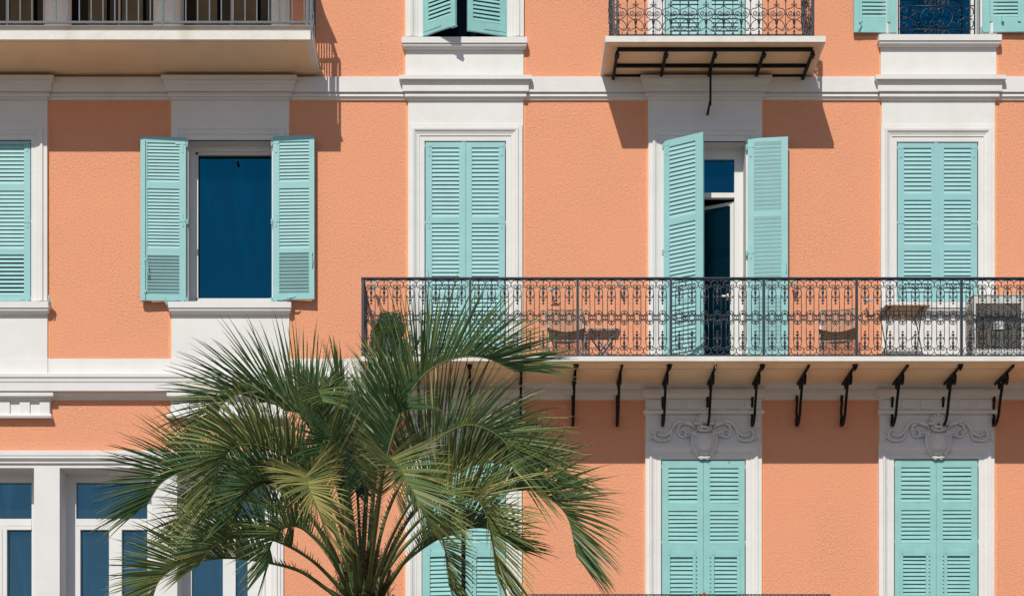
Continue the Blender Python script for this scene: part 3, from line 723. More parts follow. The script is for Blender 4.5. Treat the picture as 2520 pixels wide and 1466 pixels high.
# long balcony
P3 = 1.09
xl3, xr3 = WX(888, P3), WX(3000, P3); zb3, zt3 = WZ(888, P3), WZ(876.3, P3)
FZ = zt3
q = MB(); q.box(xl3, xr3, -P3, 0, zb3, zt3); q.build('balcony_slab', 'slab', B)
q = MB(); q.box(xl3+.015, xr3, -P3+.02, -P3+.30, zb3-.012, zb3); q.box(xl3+.02, xr3, -P3+.315, -.0, zb3-.014, zb3); q.build('balcony_soffit', 'soffit', B)
def motif1():
    s_ = 1/1106.; q = MB(); oz = 1213*s_
    def both(pl): return [pl, [(x, 1348-y) for x, y in pl]]
    P = []
    P += both([(0, 139), (35, 142), (68, 153), (88, 175), (93, 198), (86, 226), (68, 246), (45, 256), (22, 258), (10, 248)])
    P += both([(7, 250), (13, 225)]+spiral(40, 225, 25, 6, 190, 520, 13))
    P += both([(14, 262), (34, 264), (49, 280), (56, 308), (57, 500), (57, 676)])
    P += both([(57, 340)]+spiral(44, 370, 16, 5, 0, 330, 9)); P += both([(44, 386), (22, 392), (8, 378)])
    P += both([(0, 619), (20, 626), (34, 648), (38, 676)])
    P += both([(3, 574), (26, 582), (42, 600), (47, 622)]+spiral(36, 628, 11, 4, 0, 280, 7)); P += both([(0, 628), (12, 620), (16, 608)]); P += both([(38, 655), (57, 655)])
    P += both([(57, 648), (64, 655)]+spiral(72, 645, 11, 5, 130, -60, 6)[::-1]); P += both([(64, 634), (80, 632), (91, 648), (93, 676)])
    tubes2(q, P, s_, 0, oz, .0054)
    lp_ = [(5, 135), (5, 150), (11, 155), (11, 163), (5, 168), (4, 215), (16, 226), (15, 245), (11, 296), (18, 306), (18, 320), (12, 326), (10, 374), (15, 384), (13, 392), (4, 398), (4, 404), (14, 414), (23, 428), (20, 434), (5, 442), (5, 456), (16, 466), (14, 472), (7, 480), (1, 496)]
    q.lathe((0, 0, oz), [(r*s_*1.1, -y*s_) for r, y in lp_], 6); q.lathe((0, 0, oz), [(r*s_*1.1, -(1348-y)*s_) for r, y in reversed(lp_)], 6)
    for y0 in (560, 700): q.lathe((0, 0, oz), [(1*s_, -(y0+88)*s_), (6*s_, -(y0+76)*s_), (4*s_, -(y0+60)*s_), (15*s_, -(y0+50)*s_), (5*s_, -(y0+36)*s_), (4*s_, -(y0+20)*s_), (8*s_, -(y0+10)*s_), (1*s_, -y0*s_)], 6, sy=.5)
    return q
m1 = motif1().mesh('railing_scroll', 'iron', True)
p3r = 1.04
zr3 = WZ(874.5, p3r)
q = MB(); xe = WX(2960, p3r); x0_ = WX(890, p3r)
q.box(x0_, xe, -p3r-.012, -p3r+.012, zr3-.010, zr3+.006)
ztp = WZ(686.5, p3r)
q.box(x0_-.006, xe, -p3r-.022, -p3r+.022, ztp, WZ(683, p3r)); q.box(x0_, xe, -p3r-.010, -p3r+.010, ztp-.014, ztp)
xsd = WX(892.5, p3r)
q.box(xsd-.022, xsd+.022, -p3r+.022, 0, ztp, WZ(683, p3r)); q.box(xsd-.012, xsd+.012, -p3r+.012, 0, zr3-.010, zr3+.006)
rail3 = q.build('balcony_railing', 'iron', B)
posts = [892.5, 1157, 1421.5, 1651, 1879.5, 2108, 2366, 2624, 2880]
nm = [8, 8, 7, 7, 7, 8, 8, 8]
mh = ztp-.014-zr3-.006
cnt = 0
po = None
for i, u in enumerate(posts):
    x = WX(u, p3r)
    if po is None: po = MB().box(-.016, .016, -.016, .016, 0, ztp-zt3).build('post', 'iron', rail3, (x, -p3r, zt3))
    else: copyo(po, rail3, (x, -p3r, zt3))
rr_ = random.Random(5)
missing = MB()
for (a_, b_), n_ in zip(zip(posts, posts[1:]), nm):
    for k in range(n_):
        u = a_+5+(b_-a_-10)*(k+.5)/n_
        if u > 2680: break
        c_ = inst(m1, 'railing_scroll', rail3, (WX(u, p3r), -p3r, zr3+.004)); c_.scale = ((b_-a_-8)/n_/32.4*1., 1, (mh+.004)/.975)
for k in range(5):
    c_ = inst(m1, 'railing_scroll', rail3, (xsd, -p3r+.12+.17*k, zr3+.004), R(90)); c_.scale = (1, 1, (mh+.004)/.975)

# scroll brackets under it
def bracket(fin):
    q = MB(); z = -.016
    q.box(-.014, .014, -.985, 0, z-.028, z)
    def st(pl, wdt=.013, th=.011):
        pl = [Vector((0, -p, zz)) for p, zz in pl]; n = len(pl)
        i0 = len(q.v)
        for i, p in enumerate(pl):
            t = (pl[min(i+1, n-1)]-pl[max(i-1, 0)]).normalized(); nn = Vector((0, -t.z, t.y))
            for sx in (-1, 1):
                for sn in (-1, 1): q.v.append(tuple(p+Vector((sx*wdt, 0, 0))+nn*sn*th))
        for i in range(n-1):
            a = i0+i*4
            for (e, f) in ((0, 1), (1, 3), (3, 2), (2, 0)): q.f.append((a+e, a+f, a+4+f, a+4+e))
        q.f.append((i0, i0+1, i0+3, i0+2)); e = i0+(n-1)*4; q.f.append((e, e+2, e+3, e+1))
    main = [(.52, z-.03), (.47, z-.12), (.42, z-.20), (.37, z-.29), (.33, z-.38), (.29, z-.46), (.22, z-.525), (.13, z-.555), (.05, z-.545), (.015, z-.50)]
    st(main, .016, .013)
    st([(.50, z-.05), (.58, z-.035)]+[(.655+x, z-.105+y) for x, y in spiral(0, 0, .085, .02, 130, -330, 16)], .015, .010)
    st([(.36+x, z-.095+y) for x, y in spiral(0, 0, .065, .015, 60, 480, 14)]+[], .015, .009)
    st([(.045+x, z-.185+y) for x, y in spiral(0, 0, .045, .012, -40, 420, 14)], .015, .010)
    st([(.085, z-.155), (.088, z-.21), (.07, z-.27), (.04, z-.33), (.035, z-.38), (.06, z-.41)]+[(.05+x, z-.46+y) for x, y in spiral(0, 0, .045, .012, 70, -330, 12)], .015, .011)
    if fin: q.lathe((0, -.975, z-.075), [(.004, 0), (.012, .004), (.010, .014), (.022, .020), (.018, .030), (.032, .036), (.032, .062), (.037, .064), (.037, .09)], 8)
    return q
bm_ = {f: bracket(f).mesh('balcony_bracket', 'black') for f in (True, False)}
for u, f in ((1026, False), (1155.6, True), (1284, False), (1418, True), (1531, False), (1647.6, True), (1762, False), (1876.5, True), (1990.6, False), (2105, True), (2234, False), (2364, True), (2494, False), (2624, True)):
    inst(bm_[f], 'balcony_bracket', B, (WX(u, .985), 0, zb3))
MB().tube([W(1762, 884, P3+.004), W(1761.5, 890, P3+.006), W(1761.8, 899, P3-.03), W(1761.5, 906, P3-.05)], .006, 5).build('cable', 'cable', B)
# bottom balcony: corner of the rail just in the frame
pb4 = .9
q = MB(); zr4 = WZ(1461.3, pb4); xr4 = WX(2044, pb4)
q.box(WX(1300, pb4), xr4, -pb4-.018, -pb4+.018, zr4-.012, zr4); q.box(xr4-.03, xr4, -pb4+.018, 0, zr4-.012, zr4)
q.box(WX(1300, pb4), xr4, -pb4-.008, -pb4+.008, zr4-.9, zr4-.88)
for i in range(40):
    x = xr4-.02-.10*i
    if x > WX(1300, pb4): q.box(x-.006, x+.006, -pb4-.006, -pb4+.006, zr4-.98, zr4-.012)
    q.tube([(x-.05+.045*math.cos(t_*math.pi/5), -pb4, zr4-.062+.045*math.sin(t_*math.pi/5)) for t_ in range(11)], .0045, 4) if x > WX(1320, pb4) else None
q.build('balcony_railing', 'iron', B)
MB().box(WX(1290, pb4), xr4+.03, -pb4-.05, 0, zr4-1.15, zr4-1.0).build('balcony_slab', 'slab', B)

# --- carved cartouches over the lower windows
def cartouche(cu, parent):
    q = MB(); pz = .062
    def C(x, y, d=0.): # x,y in region units (2.9325*1.6254 per survey unit), centre offset
        return (x/4.7665*PX, -pz-d, -y/4.7665*PX)
    def T(pl, r, d=.0, n=7):
        for mx in (1, -1): q.tube([C(mx*x, y, d) for x, y in pl], r, n, flat=1)
    r0 = .020
    T([(105, 880), (140, 840), (190, 812), (235, 798), (290, 800), (340, 832), (375, 880), (400, 925), (440, 960), (490, 968), (540, 952)], [.016, .02, .022, .024, .024, .022, .02, .018, .018, .016, .012])
    T([(120, 850), (180, 822), (230, 810)], .03, .01)
    T([(240, 820), (300, 850), (310, 920), (280, 975), (230, 985), (215, 930), (250, 890), (280, 905), (275, 940), (255, 935)], [.02, .02, .018, .017, .016, .015, .014, .013, .012, .01])
    T([(375, 880), (400, 1000), (440, 1020), (500, 1030), (545, 1020), (575, 980), (580, 930), (550, 900), (515, 905), (505, 940), (530, 955), (548, 935)], [.012, .014, .015, .016, .016, .016, .015, .014, .013, .012, .011, .01])
    T([(590, 950), (620, 910), (630, 890)], .009); q.ell(C(635, 893), .014, .01, .014, 8, 6); q.ell(C(-635, 893), .014, .01, .014, 8, 6)
    T([(560, 1020), (600, 985), (630, 990), (635, 1015), (615, 1020)], .009)
    # shield
    T([(95, 905), (150, 945), (165, 935), (200, 925), (215, 955), (200, 985), (180, 975), (185, 950)], .014, .01)
    T([(150, 945), (140, 1060), (125, 1120), (90, 1170), (78, 1200)], .017, .01)
    T([(0, 1188), (-0, 1190)], .01); T([(110, 920), (100, 985)], .02, .01)
    q.ell(C(0, 1045, .012), 92/4.7665*PX, .07, 104/4.7665*PX, 20, 10)
    T([(0, 945), (60, 960), (95, 1010), (100, 1050), (85, 1110), (50, 1140), (0, 1150)], .010, .012)
    q.hexa([C(-150, 1170), C(150, 1170), C(150, 1170, .02), C(-150, 1170, .02), C(-140, 935), C(140, 935), C(140, 935, .02), C(-140, 935, .02)])
    # volutes top and bottom
    for y0, dd in ((885, .035), (1195, .008)):
        for mx in (1, -1):
            for k in range(2):
                q.tube([C(mx*(62+x), y0+y, dd) for x, y in spiral(0, 0, 34, 8, 90, 520, 16)], .011, 6)
        q.tube([C(-55, y0-22, dd), C(0, y0-14, dd), C(55, y0-22, dd)], .022, 8); q.tube([C(-55, y0+20, dd), C(0, y0+32, dd), C(55, y0+20, dd)], .016, 8)
    q.tube([C(-70, 1215), C(-35, 1240), C(0, 1225), C(35, 1240), C(70, 1215)], .014, 7)
    # shell
    for k in range(7):
        a = R(180*(k+.5)/7); r1 = 100
        x, y = math.cos(a), -math.sin(a)
        q.tube([C(x*20, 850+y*20, .03), C(x*60, 850+y*75, .035), C(x*r1*.92, 850+y*112, .03)], [.010, .020, .025], 8)
        q.ell(C(x*r1*.95, 850+y*115, .02), .03, .03, .03, 10, 6)
    ob = q.build('cartouche', 'white', parent, (WX(cu), 0, WZ(1008.4)-(-(701/4.7665))*PX-.055), smooth=True)
    return ob
c1 = cartouche(1731.5, B)
copyo(c1, B, (WX(2306), 0, c1.location.z)); copyo(c1, B, (WX(1142), 0, c1.location.z))

# ------------------------------------------------------------------ things on the balcony
def chair(loc, label, rz=0.):
    t_ = empty('folding_chair', loc, label, 'chair', 'fabric chairs on the long balcony', rz)
    w_ = .235
    for sx in (-1, 1):
        MB().tube([(sx*w_, -.24, 0), (sx*w_, -.18, .43), (sx*w_, -.16, .62)], .011, 6).build('leg', 'alu', t_, smooth=True)
        MB().tube([(sx*w_, .24, 0), (sx*w_, .19, .40), (sx*w_, .23, .86)], .011, 6).build('leg', 'alu', t_, smooth=True)
        MB().tube([(sx*w_, -.16, .62), (sx*w_, .20, .63)], .014, 6).build('armrest', 'wood', t_) if False else None
        MB().tube([(sx*w_, -.24, .45), (sx*w_, .20, .42)], .012, 6).build('seat_rail', 'rust', t_)
    MB().tube([(-w_, -.20, .30), (w_, -.20, .30)], .008, 6).build('stretcher', 'alu', t_)
    q = MB(); n = 8
    for i in range(n):
        def Z(f): return .445-.045*math.sin(math.pi*f)
        f0, f1 = i/n, (i+1)/n
        x0, x1 = -w_+.01+f0*(2*w_-.02), -w_+.01+f1*(2*w_-.02)
        q.hexa([(x0, -.24, Z(f0)), (x1, -.24, Z(f1)), (x1, .2, Z(f1)-.025), (x0, .2, Z(f0)-.025), (x0, -.24, Z(f0)+.006), (x1, -.24, Z(f1)+.006), (x1, .2, Z(f1)-.019), (x0, .2, Z(f0)-.019)])
    q.build('seat', 'fabric_dark', t_)
    q = MB()
    for i in range(n):
        def Y(f): return .03*math.sin(math.pi*f)
        f0, f1 = i/n, (i+1)/n
        x0, x1 = -w_+.005+f0*(2*w_-.01), -w_+.005+f1*(2*w_-.01)
        q.quad((x0, .20+Y(f0), .56), (x1, .20+Y(f1), .56), (x1, .235+Y(f1), .84), (x0, .235+Y(f0), .84))
    bk = q.build('backrest', 'fabric', t_)
    MB().tube([(-w_+.01, .235, .84), (0, .262, .837), (w_-.01, .235, .84)], .006, 5).build('backrest_hem', 'fabric', t_)
    return t_
ch = chair((WX(1392, .5), -.55, FZ), 'fabric chair with sagging brown seat, next to the small square side table')
def deepcopy(root, loc, rz, label):
    r = root.copy(); sc.collection.objects.link(r); r.location = loc; r.rotation_euler = (0, 0, rz); r['label'] = label
    for c in list(root.children): copyo(c, r)
    return r
deepcopy(ch, (WX(2062, .5), -.55, FZ), R(-12), 'fabric chair with sagging brown seat, next to the slatted wooden folding table')
# side table
t_ = empty('side_table', (WX(1485, .55), -.54, FZ), 'small low square table with crossed blue-grey legs between chair and open door', 'table')
MB().box(-.2, .2, -.2, .2, .44, .455).build('tabletop', 'tabletop', t_); MB().box(-.205, .205, -.212, -.2, .435, .458).box(-.205, .205, .2, .212, .435, .458).box(-.212, -.2, -.2, .2, .435, .458).box(.2, .212, -.2, .2, .435, .458).build('table_edge', 'bluegrey', t_)
for y in (-.15, .15):
    MB().tube([(-.17, y, 0), (.15, y, .44)], .013, 4).build('leg', 'bluegrey', t_); MB().tube([(.17, y+.02, 0), (-.15, y+.02, .44)], .013, 4).build('leg', 'bluegrey', t_)
# slatted table
xa, xb = WX(2176.8, .9), WX(2287.2, .9)
t_ = empty('folding_table', ((xa+xb)/2, -.62, FZ), 'brown wooden slatted folding table with thin rusty metal legs below the window', 'table')
hw = (xb-xa)/2; zt_ = WZ(752, .9)-FZ
q = MB()
for i in range(8):
    y = -.29+.074*i; q.box(-hw, hw, y-.028, y+.028, zt_-.015, zt_)
q.build('tabletop', 'wood', t_)
MB().box(-hw+.05, -hw+.08, -.28, .26, zt_-.032, zt_-.016).build('support_bar', 'rust', t_); MB().box(hw-.10, hw-.07, -.28, .26, zt_-.032, zt_-.016).build('support_bar', 'rust', t_)
for sx in (-1, 1):
    x = sx*(hw-.06)
    MB().tube([(x, -.24, 0), (x, .22, zt_-.03)], .007, 6).build('leg', 'rust', t_); MB().tube([(x-.02*sx, .24, 0), (x-.02*sx, -.22, zt_-.03)], .007, 6).build('leg', 'rust', t_)
MB().tube([(-hw+.06, -.22, .1), (hw-.06, .0, .45)], .004, 5).tube([(-hw+.06, .22, .04), (hw-.06, .22, .04)], .005, 5).build('stretcher', 'rust', t_)
# air conditioner
px_, pf = WX(2396, .62), .62
t_ = empty('air_conditioner', (px_+.46, -.44, FZ), 'grey-white outdoor air conditioner with a round wire fan grille at the balcony wall', 'air conditioner')
hA = WZ(726.5, .62)-FZ
q = MB(); q.box(-.46, .46, -.18, .17, .04, hA)
q.box(-.47, .47, -.19, .18, hA, hA+.012).box(-.4, -.3, -.15, .15, 0, .04).box(.3, .4, -.15, .15, 0, .04)
q.build('casing', 'acbody', t_)
cx, cz, fr = WX(2457, .62)-px_-.46, WZ(802, .62)-FZ, .285
MB().box(cx-.295, cx+.295, -.1812, -.181, cz-.295, cz+.295).build('grille_recess', 'rust', t_); MB().lathe((cx, -.1815, cz), [(.275, 0), (.275, .0005)], 40, 'y').build('fan_shade_disc', 'dark', t_)  # dark disc laid flat on the casing as the shaded fan hole
q = MB()
for k in range(3):
    a0 = k*120+20
    for j in range(7):
        def fb(r, a, d): return (cx+r*math.cos(R(a)), -.183-d, cz+r*math.sin(R(a)))
        a1, a2 = a0+j*8, a0+(j+1)*8
        q.quad(fb(.08, a1, .0), fb(.27, a1+12, .0), fb(.27, a2+12, .004), fb(.08, a2, .004))
q.build('fan_blade', 'black', t_)
q = MB()
for k in range(16):
    r = .09+.0125*k; q.tube([(cx+r*math.cos(t2*math.pi/16), -.195, cz+r*math.sin(t2*math.pi/16)) for t2 in range(32)], .0017, 4, closed=True)
for k in range(36):
    a = 2*math.pi*k/36; q.tube([(cx+.07*math.cos(a), -.196, cz+.07*math.sin(a)), (cx+.17*math.cos(a+.25), -.2, cz+.17*math.sin(a+.25)), (cx+.285*math.cos(a+.7), -.19, cz+.285*math.sin(a+.7))], .0017, 4)
for r, x in ((.31, 0),):
    for k in range(4):
        a = R(45+90*k)
        for d in (.31, .335, .36): q.tube([(cx+math.cos(a-.25)*d, -.192, cz+math.sin(a-.25)*d), (cx+math.cos(a)*(d+.01), -.192, cz+math.sin(a)*(d+.01)), (cx+math.cos(a+.25)*d, -.192, cz+math.sin(a+.25)*d)], .0017, 4)
q.build('fan_grille', 'acgrille', t_)
MB().box(cx-.07, cx+.07, -.21, -.198, cz-.05, cz+.06).build('hub_plate', 'acbody', t_)
q = MB()
q.box(-.462, -.4605, -.14, .14, .1, hA-.06).build('side_shade_panel', 'dark', t_)  # dark panel laid on the side as the shade behind the grille
q = MB()
for k in range(16): z_ = .12+(hA-.2)*k/15; q.box(-.468, -.462, -.15, .15, z_-.004, z_+.004)
for k in range(5): y_ = -.14+.07*k; q.box(-.470, -.466, y_-.006, y_+.006, .1, hA-.06)
q.build('side_grille', 'acgrille', t_)
# topiary ball in a basket planter
tx = WX(959, .6)
t_ = empty('topiary_plant', (tx, -.55, FZ), 'clipped round green boxwood ball at the left end of the long balcony', 'plant')
rt = random.Random(11); q = MB(); zc = WZ(806, .55)-FZ; q.tone = None
for i in range(2600):
    a = rt.uniform(0, 2*math.pi); h_ = rt.uniform(-1, 1); r = .19*(1+rt.uniform(-.12, .07)+.05*math.sin(3*a+2*h_)); rr2 = math.sqrt(1-h_*h_)
    c_ = Vector((r*rr2*math.cos(a), r*rr2*math.sin(a), zc+r*h_)); d1 = Vector((rt.gauss(0, 1), rt.gauss(0, 1), rt.gauss(0, 1))).normalized()*.013; d2 = d1.orthogonal().normalized()*.008
    q.quad(c_-d1, c_-d2, c_+d1, c_+d2)
q.build('foliage', 'box', t_, fixn=False)
MB().ell((0, 0, zc), .165, .165, .165, 14, 10).build('inner_foliage', 'box', t_)
MB().lathe((0, 0, .12), [(.09, 0), (.12, .02), (.15, .2), (.16, .22)], 16).build('pot', 'pot', t_)
stn = empty('plant_stand', (tx, -.55, FZ), 'dark scrolled iron basket stand holding the clipped boxwood ball', 'plant stand')
q = MB()
for k in range(8):
    a = 2*math.pi*k/8; q.tube([(.17*math.cos(a), .17*math.sin(a), 0), (.15*math.cos(a), .15*math.sin(a), .1), (.18*math.cos(a), .18*math.sin(a), .24), (.20*math.cos(a), .20*math.sin(a), .37), (.17*math.cos(a), .17*math.sin(a), .385)], .006, 5)
q.build('basket_bar', 'iron', stn)
for z_, r in ((.105, .15), (.35, .19)): MB().tube([(r*math.cos(t2*math.pi/10), r*math.sin(t2*math.pi/10), z_) for t2 in range(20)], .006, 5, closed=True).build('basket_ring', 'iron', stn)
# leafy plant past the air conditioner
rt = random.Random(4)
t_ = empty('potted_plant', (WX(2582, .75), -.8, FZ), 'leafy green pot plant beside the air conditioner at the right edge', 'plant')
MB().lathe((0, 0, 0), [(.09, 0), (.12, .2), (.13, .22)], 14).build('pot', 'pot', t_)
q = MB()
for i in range(260):
    a = rt.uniform(0, 6.28); r = rt.uniform(.02, .34); z_ = .3+rt.uniform(-.05, .35)*(1-.5*r); c_ = Vector((r*math.cos(a), r*.4*math.sin(a), z_)); d1 = Vector((math.cos(a), math.sin(a), rt.uniform(-.4, .6))).normalized()*.045; d2 = d1.orthogonal().normalized()*.014
    q.quad(c_-d1, c_-d2, c_+d1, c_+d2)
q.build('foliage', 'box', t_, fixn=False)
# flowers on the bottom balcony
t_ = empty('flower_plant', (WX(1729, .8), -.8, zr4-.45), 'small orange flowers showing above the bottom balcony rail', 'flowers')
q = MB(); q2 = MB()
for dx, dz in ((-.03, .46), (-.022, .43), (.02, .48), (.028, .44), (.0, .42)):
    q2.tube([(0, 0, 0), (dx*.5, 0, .25), (dx, 0, dz)], .003, 4)
    for k in range(5): a = k*1.256; q.ell((dx+.011*math.cos(a), -.004, dz+.011*math.sin(a)), .009, .005, .009, 6, 4)
q.build('blossom', 'flower', t_); q2.build('stem', 'box', t_)
MB().lathe((0, 0, -.15), [(.07, 0), (.10, .15), (.10, .17)], 12).build('pot', 'pot', t_)

# ------------------------------------------------------------------ palm
PQ = 7.0
palm = empty('palm_tree', (WX(893, PQ), -PQ, 0), 'feather palm with arching blue-green fronds standing in front of the facade', 'palm tree')
PL = Vector(palm.location)
ztr = WZ(1500, PQ)
q = MB(); rt = random.Random(2)
prf = []
nz_ = 60
for i in range(nz_+1):
    f = i/nz_; prf.append(((.30-.06*f+(.03 if i % 2 else -.01))*(1 if f < .95 else .8), f*(ztr-.1)))
q.lathe((0, 0, 0), prf, 18)
for i in range(150):
    a = i*2.399; z_ = ztr-.1-1.9*(i/150.); r = .25
    d = Vector((math.cos(a), math.sin(a), 0)); s_ = Vector((-math.sin(a), math.cos(a), 0))*.05; b0 = d*r+Vector((0, 0, z_)); b1 = d*(r+.12)+Vector((0, 0, z_+.22))
    q.hexa([b0-s_, b0+s_, b0+s_-d*.08, b0-s_-d*.08, b1-s_*.6, b1+s_*.6, b1+s_*.6-d*.03, b1-s_*.6-d*.03])
q.build('trunk', 'trunk', palm)
rf = random.Random(21)
def frond(pts, t0=.40, L=.74, tone=.45, beta=57, dens=1.12, droop=.03, wd=.0096, alpha=(64, 34), rad=.023):
    P = []
    for u, v, dq in pts: P.append(W(u, v, PQ+dq)-PL)
    C = crom(P, 61)
    ln = [0.]
    for a, b in zip(C, C[1:]): ln.append(ln[-1]+(b-a).length)
    tot = ln[-1]
    q = MB(); rads = [max(.004, rad*(1-.85*(l/tot))*(1.2 if l/tot < .08 else 1)) for l in ln]
    q.tube(C, rads, 6)
    # petiole spines
    fr = q.build('frond', 'petiole', palm, smooth=True)
    ql = MB(); ql.tone = []
    def at(l):
        for i in range(60):
            if ln[i+1] >= l: break
        f = (l-ln[i])/max(1e-6, ln[i+1]-ln[i]); p = C[i].lerp(C[i+1], f)
        a = C[max(0, i-2)]; b = C[min(60, i+3)]; T = (b-a).normalized()
        m_ = C[min(60, max(0, i))]; curv = -(C[min(60, i+6)]+C[max(0, i-6)]-2*m_)
        return p, T, curv
    l0 = tot*t0; sp = .0215/dens; l = l0*.55
    side = 1
    while l < tot:
        f = (l-l0)/(tot-l0)
        p, T, cv = at(l)
        cvn = cv-T*cv.dot(T); upp = Vector((0, 0, 1))-T*T.z
        N = (cvn*3.0+upp*.7)
        if N.length < 1e-4: N = T.orthogonal()
        N.normalize(); Bv = T.cross(N)
        for side in (-1, 1):
            if f < 0:
                LL = rf.uniform(.05, .12)*(1+f); al = 55; w_ = .004
            else:
                LL = L*(.42+.75*min(1, f*3.2))*(1-.30*max(0, f-.4)/.6)*rf.uniform(.86, 1.08)*.88; al = alpha[0]+(alpha[1]-alpha[0])*f; w_ = wd*rf.uniform(.75, 1.2)
            LL = max(LL, .045)
            be = beta+rf.uniform(-6, 6); al += rf.uniform(-2.5, 2.5)
            if rf.random() < .06: be += rf.uniform(-25, 25); al += rf.uniform(-12, 12)
            d = (T*math.cos(R(al))+(Bv*side*math.cos(R(be))+N*math.sin(R(be)))*math.sin(R(al))).normalized()
            wv = d.cross(N).normalized() if abs(d.dot(N)) < .98 else Bv.copy()
            tv = (T-d*T.dot(d)).normalized(); wv = (tv+wv*rf.uniform(-.25, .55)); wv = (wv-d*wv.dot(d)).normalized()
            nn = d.cross(wv)
            tn = min(1, max(0, tone+rf.uniform(-.22, .25)+(.35 if rf.random() < .05 else 0)))
            b0 = len(ql.v); seg = 5
            dr = droop*rf.uniform(.3, 1.7)*LL; bend = rf.uniform(-.03, .03)*LL; curl = rf.uniform(0, .05)*LL
            for j in range(seg+1):
                s_ = j/seg
                c_ = p+d*LL*s_+Vector((0, 0, -1))*(dr*s_*s_*2+curl*s_**6)+wv*bend*s_*s_
                ww = w_*min(1, .6+1.4*s_)*(1-s_**1.9)+.0009
                ql.v += [tuple(c_-wv*ww), tuple(c_-nn*ww*.35), tuple(c_+wv*ww)]
                tt = min(1, tn+max(0, s_-.7)*1.3)
                ql.tone += [tt]*3
            for j in range(seg):
                a = b0+j*3; ql.f += [(a, a+1, a+4, a+3), (a+1, a+2, a+5, a+4)]
        l += sp*rf.uniform(.8, 1.2)*(1 if f >= 0 else 1.8)
    ql.build('leaflets', 'leaf', fr, fixn=False)
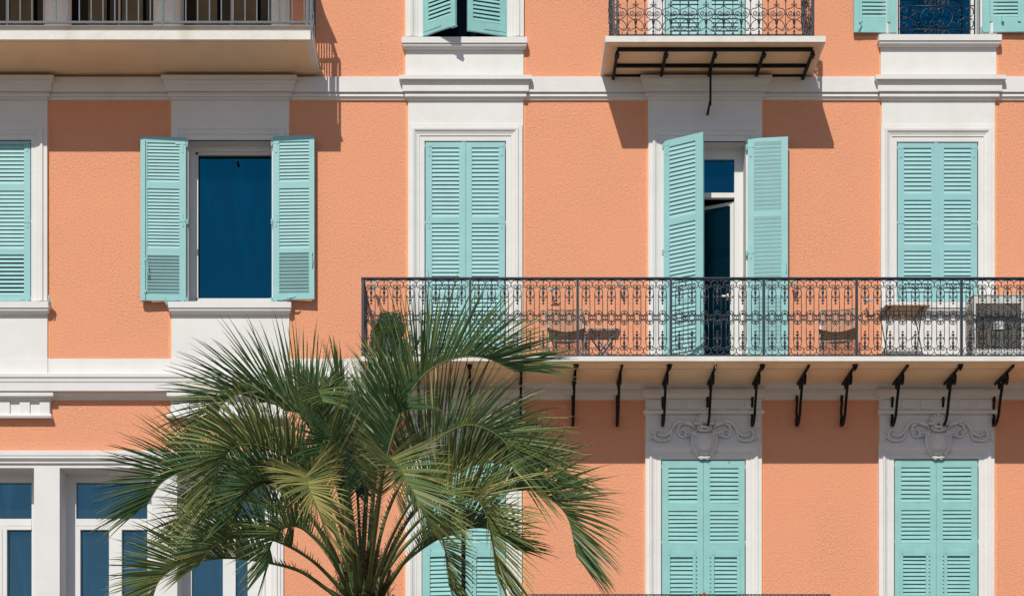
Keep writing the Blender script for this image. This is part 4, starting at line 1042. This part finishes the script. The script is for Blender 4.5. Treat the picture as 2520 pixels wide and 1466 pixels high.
FR = [
 ([(905,1455,0),(925,1260,.3),(970,1060,.4),(1028,940,.4),(1105,886,.4),(1190,880,.5),(1270,915,.5)], dict(t0=.36, L=.97, tone=.42)),
 ([(910,1455,0),(950,1270,.0),(1030,1120,0),(1120,1055,0),(1180,1049,.1),(1243,1088,.2),(1265,1160,.2)], dict(L=.93, tone=.55, dens=.95)),
 ([(922,1460,.1),(985,1335,.5),(1070,1245,.9),(1125,1216,1.1),(1179,1233,1.3),(1209,1310,1.5),(1220,1410,1.5)], dict(L=.78, tone=.72)),
 ([(915,1455,0),(1000,1340,.0),(1100,1258,0),(1182,1222,0),(1276,1205,0),(1327,1211,0),(1394,1266,0),(1420,1370,0)], dict(L=.80, tone=.45, t0=.42)),
 ([(935,1470,0),(1008,1365,.5),(1060,1318,.8),(1085,1320,1),(1100,1375,1.1),(1105,1440,1.1)], dict(L=.45, tone=.6, dens=1.0, t0=.5)),
 ([(880,1455,0),(860,1250,-.2),(800,1080,-.2),(720,992,-.2),(648,965,-.2),(590,970,-.2),(548,995,-.2),(525,1045,-.2)], dict(L=.92, tone=.38)),
 ([(870,1455,0),(830,1270,.4),(750,1150,.7),(650,1100,.9),(590,1095,1.0),(550,1125,1.1),(534,1180,1.1),(530,1240,1.1)], dict(L=.74, tone=.66, t0=.42)),
 ([(865,1455,0),(800,1320,0),(700,1215,0),(590,1160,0),(503,1152,0),(440,1164,0),(395,1190,0),(360,1245,0)], dict(L=.86, tone=.38)),
 ([(850,1480,.2),(806,1450,.3),(739,1405,.5),(655,1382,.6),(571,1372,.7),(504,1377,.7),(437,1394,.7),(393,1427,.7),(375,1470,.7)], dict(L=.76, tone=.60, t0=.38)),
 ([(860,1460,.2),(810,1360,.6),(745,1300,.8),(700,1298,1.0),(668,1335,1.1),(660,1390,1.1)], dict(L=.50, tone=.35, t0=.5)),
 ([(880,1455,.3),(850,1300,1.1),(790,1190,1.7),(755,1168,2.0),(758,1195,2.4),(785,1260,2.5),(800,1310,2.5)], dict(L=.50, tone=.80, t0=.5, beta=30, wd=.010)),
 ([(905,1455,.3),(925,1300,1.2),(942,1175,1.8),(955,1130,2.0),(982,1150,2.4),(1025,1225,2.6),(1050,1280,2.6)], dict(L=.58, tone=.66, t0=.48, beta=32, wd=.010)),
 ([(880,1455,0),(850,1250,0),(805,1090,.3),(782,985,.6),(785,960,.9),(795,990,1.1)], dict(L=.50, tone=.5, t0=.6, beta=35)),
 ([(890,1455,-.1),(880,1220,-.3),(860,1080,-.4),(843,1000,-.4),(830,945,-.35)], dict(L=.74, tone=.3, t0=.45, alpha=(38, 6), beta=25)),
 ([(900,1455,-.2),(920,1220,-.5),(940,1060,-.6),(965,960,-.7),(1000,900,-.8)], dict(L=.66, tone=.15, t0=.4, alpha=(50, 18), beta=38)),
 ([(890,1455,-.3),(900,1230,-1.0),(930,1120,-1.6),(960,1080,-2.1),(990,1100,-2.5)], dict(L=.7, tone=.15, t0=.4)),
 ([(870,1455,-.2),(800,1230,-.9),(720,1120,-1.4),(640,1075,-1.9),(560,1090,-2.3),(520,1140,-2.4)], dict(L=.74, tone=.15)),
 ([(865,1455,-.2),(780,1330,-.8),(680,1260,-1.2),(570,1230,-1.5),(490,1250,-1.7),(450,1310,-1.8)], dict(L=.70, tone=.3)),
 ([(915,1455,-.2),(1010,1270,-.8),(1110,1170,-1.3),(1220,1120,-1.6),(1320,1130,-1.8),(1380,1190,-1.9)], dict(L=.74, tone=.25)),
 ([(918,1455,0),(990,1300,-.3),(1090,1190,-.3),(1180,1140,-.3),(1270,1150,-.3),(1320,1200,-.3)], dict(L=.70, tone=.45)),
 ([(860,1460,.1),(800,1330,.3),(730,1225,.6),(665,1180,.8),(612,1195,1.0),(590,1260,1.1)], dict(L=.62, tone=.32, t0=.45)),
 ([(855,1465,.2),(770,1380,.5),(680,1330,.8),(600,1320,1.),(530,1340,1.1),(490,1390,1.1)], dict(L=.60, tone=.5, t0=.42)),
 ([(875,1455,-.1),(830,1200,-.3),(760,1050,-.5),(700,990,-.6),(640,990,-.7)], dict(L=.72, tone=.15)),
 ([(890,1455,.2),(870,1290,.6),(845,1150,.8),(820,1080,1.),(800,1075,1.3),(785,1120,1.5)], dict(L=.55, tone=.4, t0=.45)),
 ([(900,1455,.0),(915,1240,.1),(930,1090,.2),(950,1010,.3),(975,985,.5),(1000,1010,.7)], dict(L=.62, tone=.3, t0=.45)),
 ([(912,1458,.3),(960,1330,.8),(1010,1240,1.2),(1050,1210,1.5),(1085,1240,1.7),(1100,1300,1.8)], dict(L=.5, tone=.55, t0=.48)),
 ([(925,1465,-.2),(1010,1370,-.6),(1110,1310,-.9),(1200,1300,-1.1),(1270,1350,-1.2)], dict(L=.6, tone=.3)),
 ([(890,1455,-.2),(850,1240,-.7),(820,1100,-1.0),(790,1010,-1.2),(740,960,-1.4)], dict(L=.68, tone=.2)),
 ([(890,1455,-.1),(905,1200,-.2),(915,1060,-.2),(925,980,-.2),(940,925,-.1)], dict(L=.85, tone=.3, t0=.4, alpha=(42, 12), beta=35)),
 ([(880,1455,.1),(845,1240,.2),(800,1130,.2),(770,1060,.1),(740,1020,.1),(700,1010,.1)], dict(L=.85, tone=.3, t0=.42)),
 ([(875,1455,.2),(815,1290,.5),(750,1220,.6),(690,1190,.6),(630,1200,.7),(590,1240,.8)], dict(L=.72, tone=.45, t0=.42)),
]
for pts, kw in FR: frond(pts, **kw)
# short stubby petioles and fibre at the crown base
q = MB()
for i in range(46):
    a = i*2.399; r = .05+.17*((i*37) % 46)/46.; h_ = rf.uniform(.25, .75)
    d = Vector((math.cos(a), math.sin(a), 0)); b0 = d*r*.6+Vector((0, 0, ztr-.3)); b1 = b0+d*(r*.8+.05)+Vector((0, 0, h_))
    q.tube([b0, b0.lerp(b1, .5)-d*.02, b1], [.036, .026, .014], 6)
q.build('petiole_base', 'petiole', palm, smooth=True)
q = MB()
for i in range(2600):
    a = rf.uniform(0, 6.28); r = rf.uniform(.05, .28); z_ = ztr+rf.uniform(-.2, .55)
    c_ = Vector((r*math.cos(a), r*math.sin(a), z_)); d1 = Vector((rf.gauss(0, .5), rf.gauss(0, .5), rf.gauss(.2, 1))).normalized()*rf.uniform(.03, .11); d2 = d1.orthogonal().normalized()*.002
    q.quad(c_-d1-d2, c_-d1+d2, c_+d1+d2, c_+d1-d2)
q.build('fibre', 'fibre', palm, fixn=False)
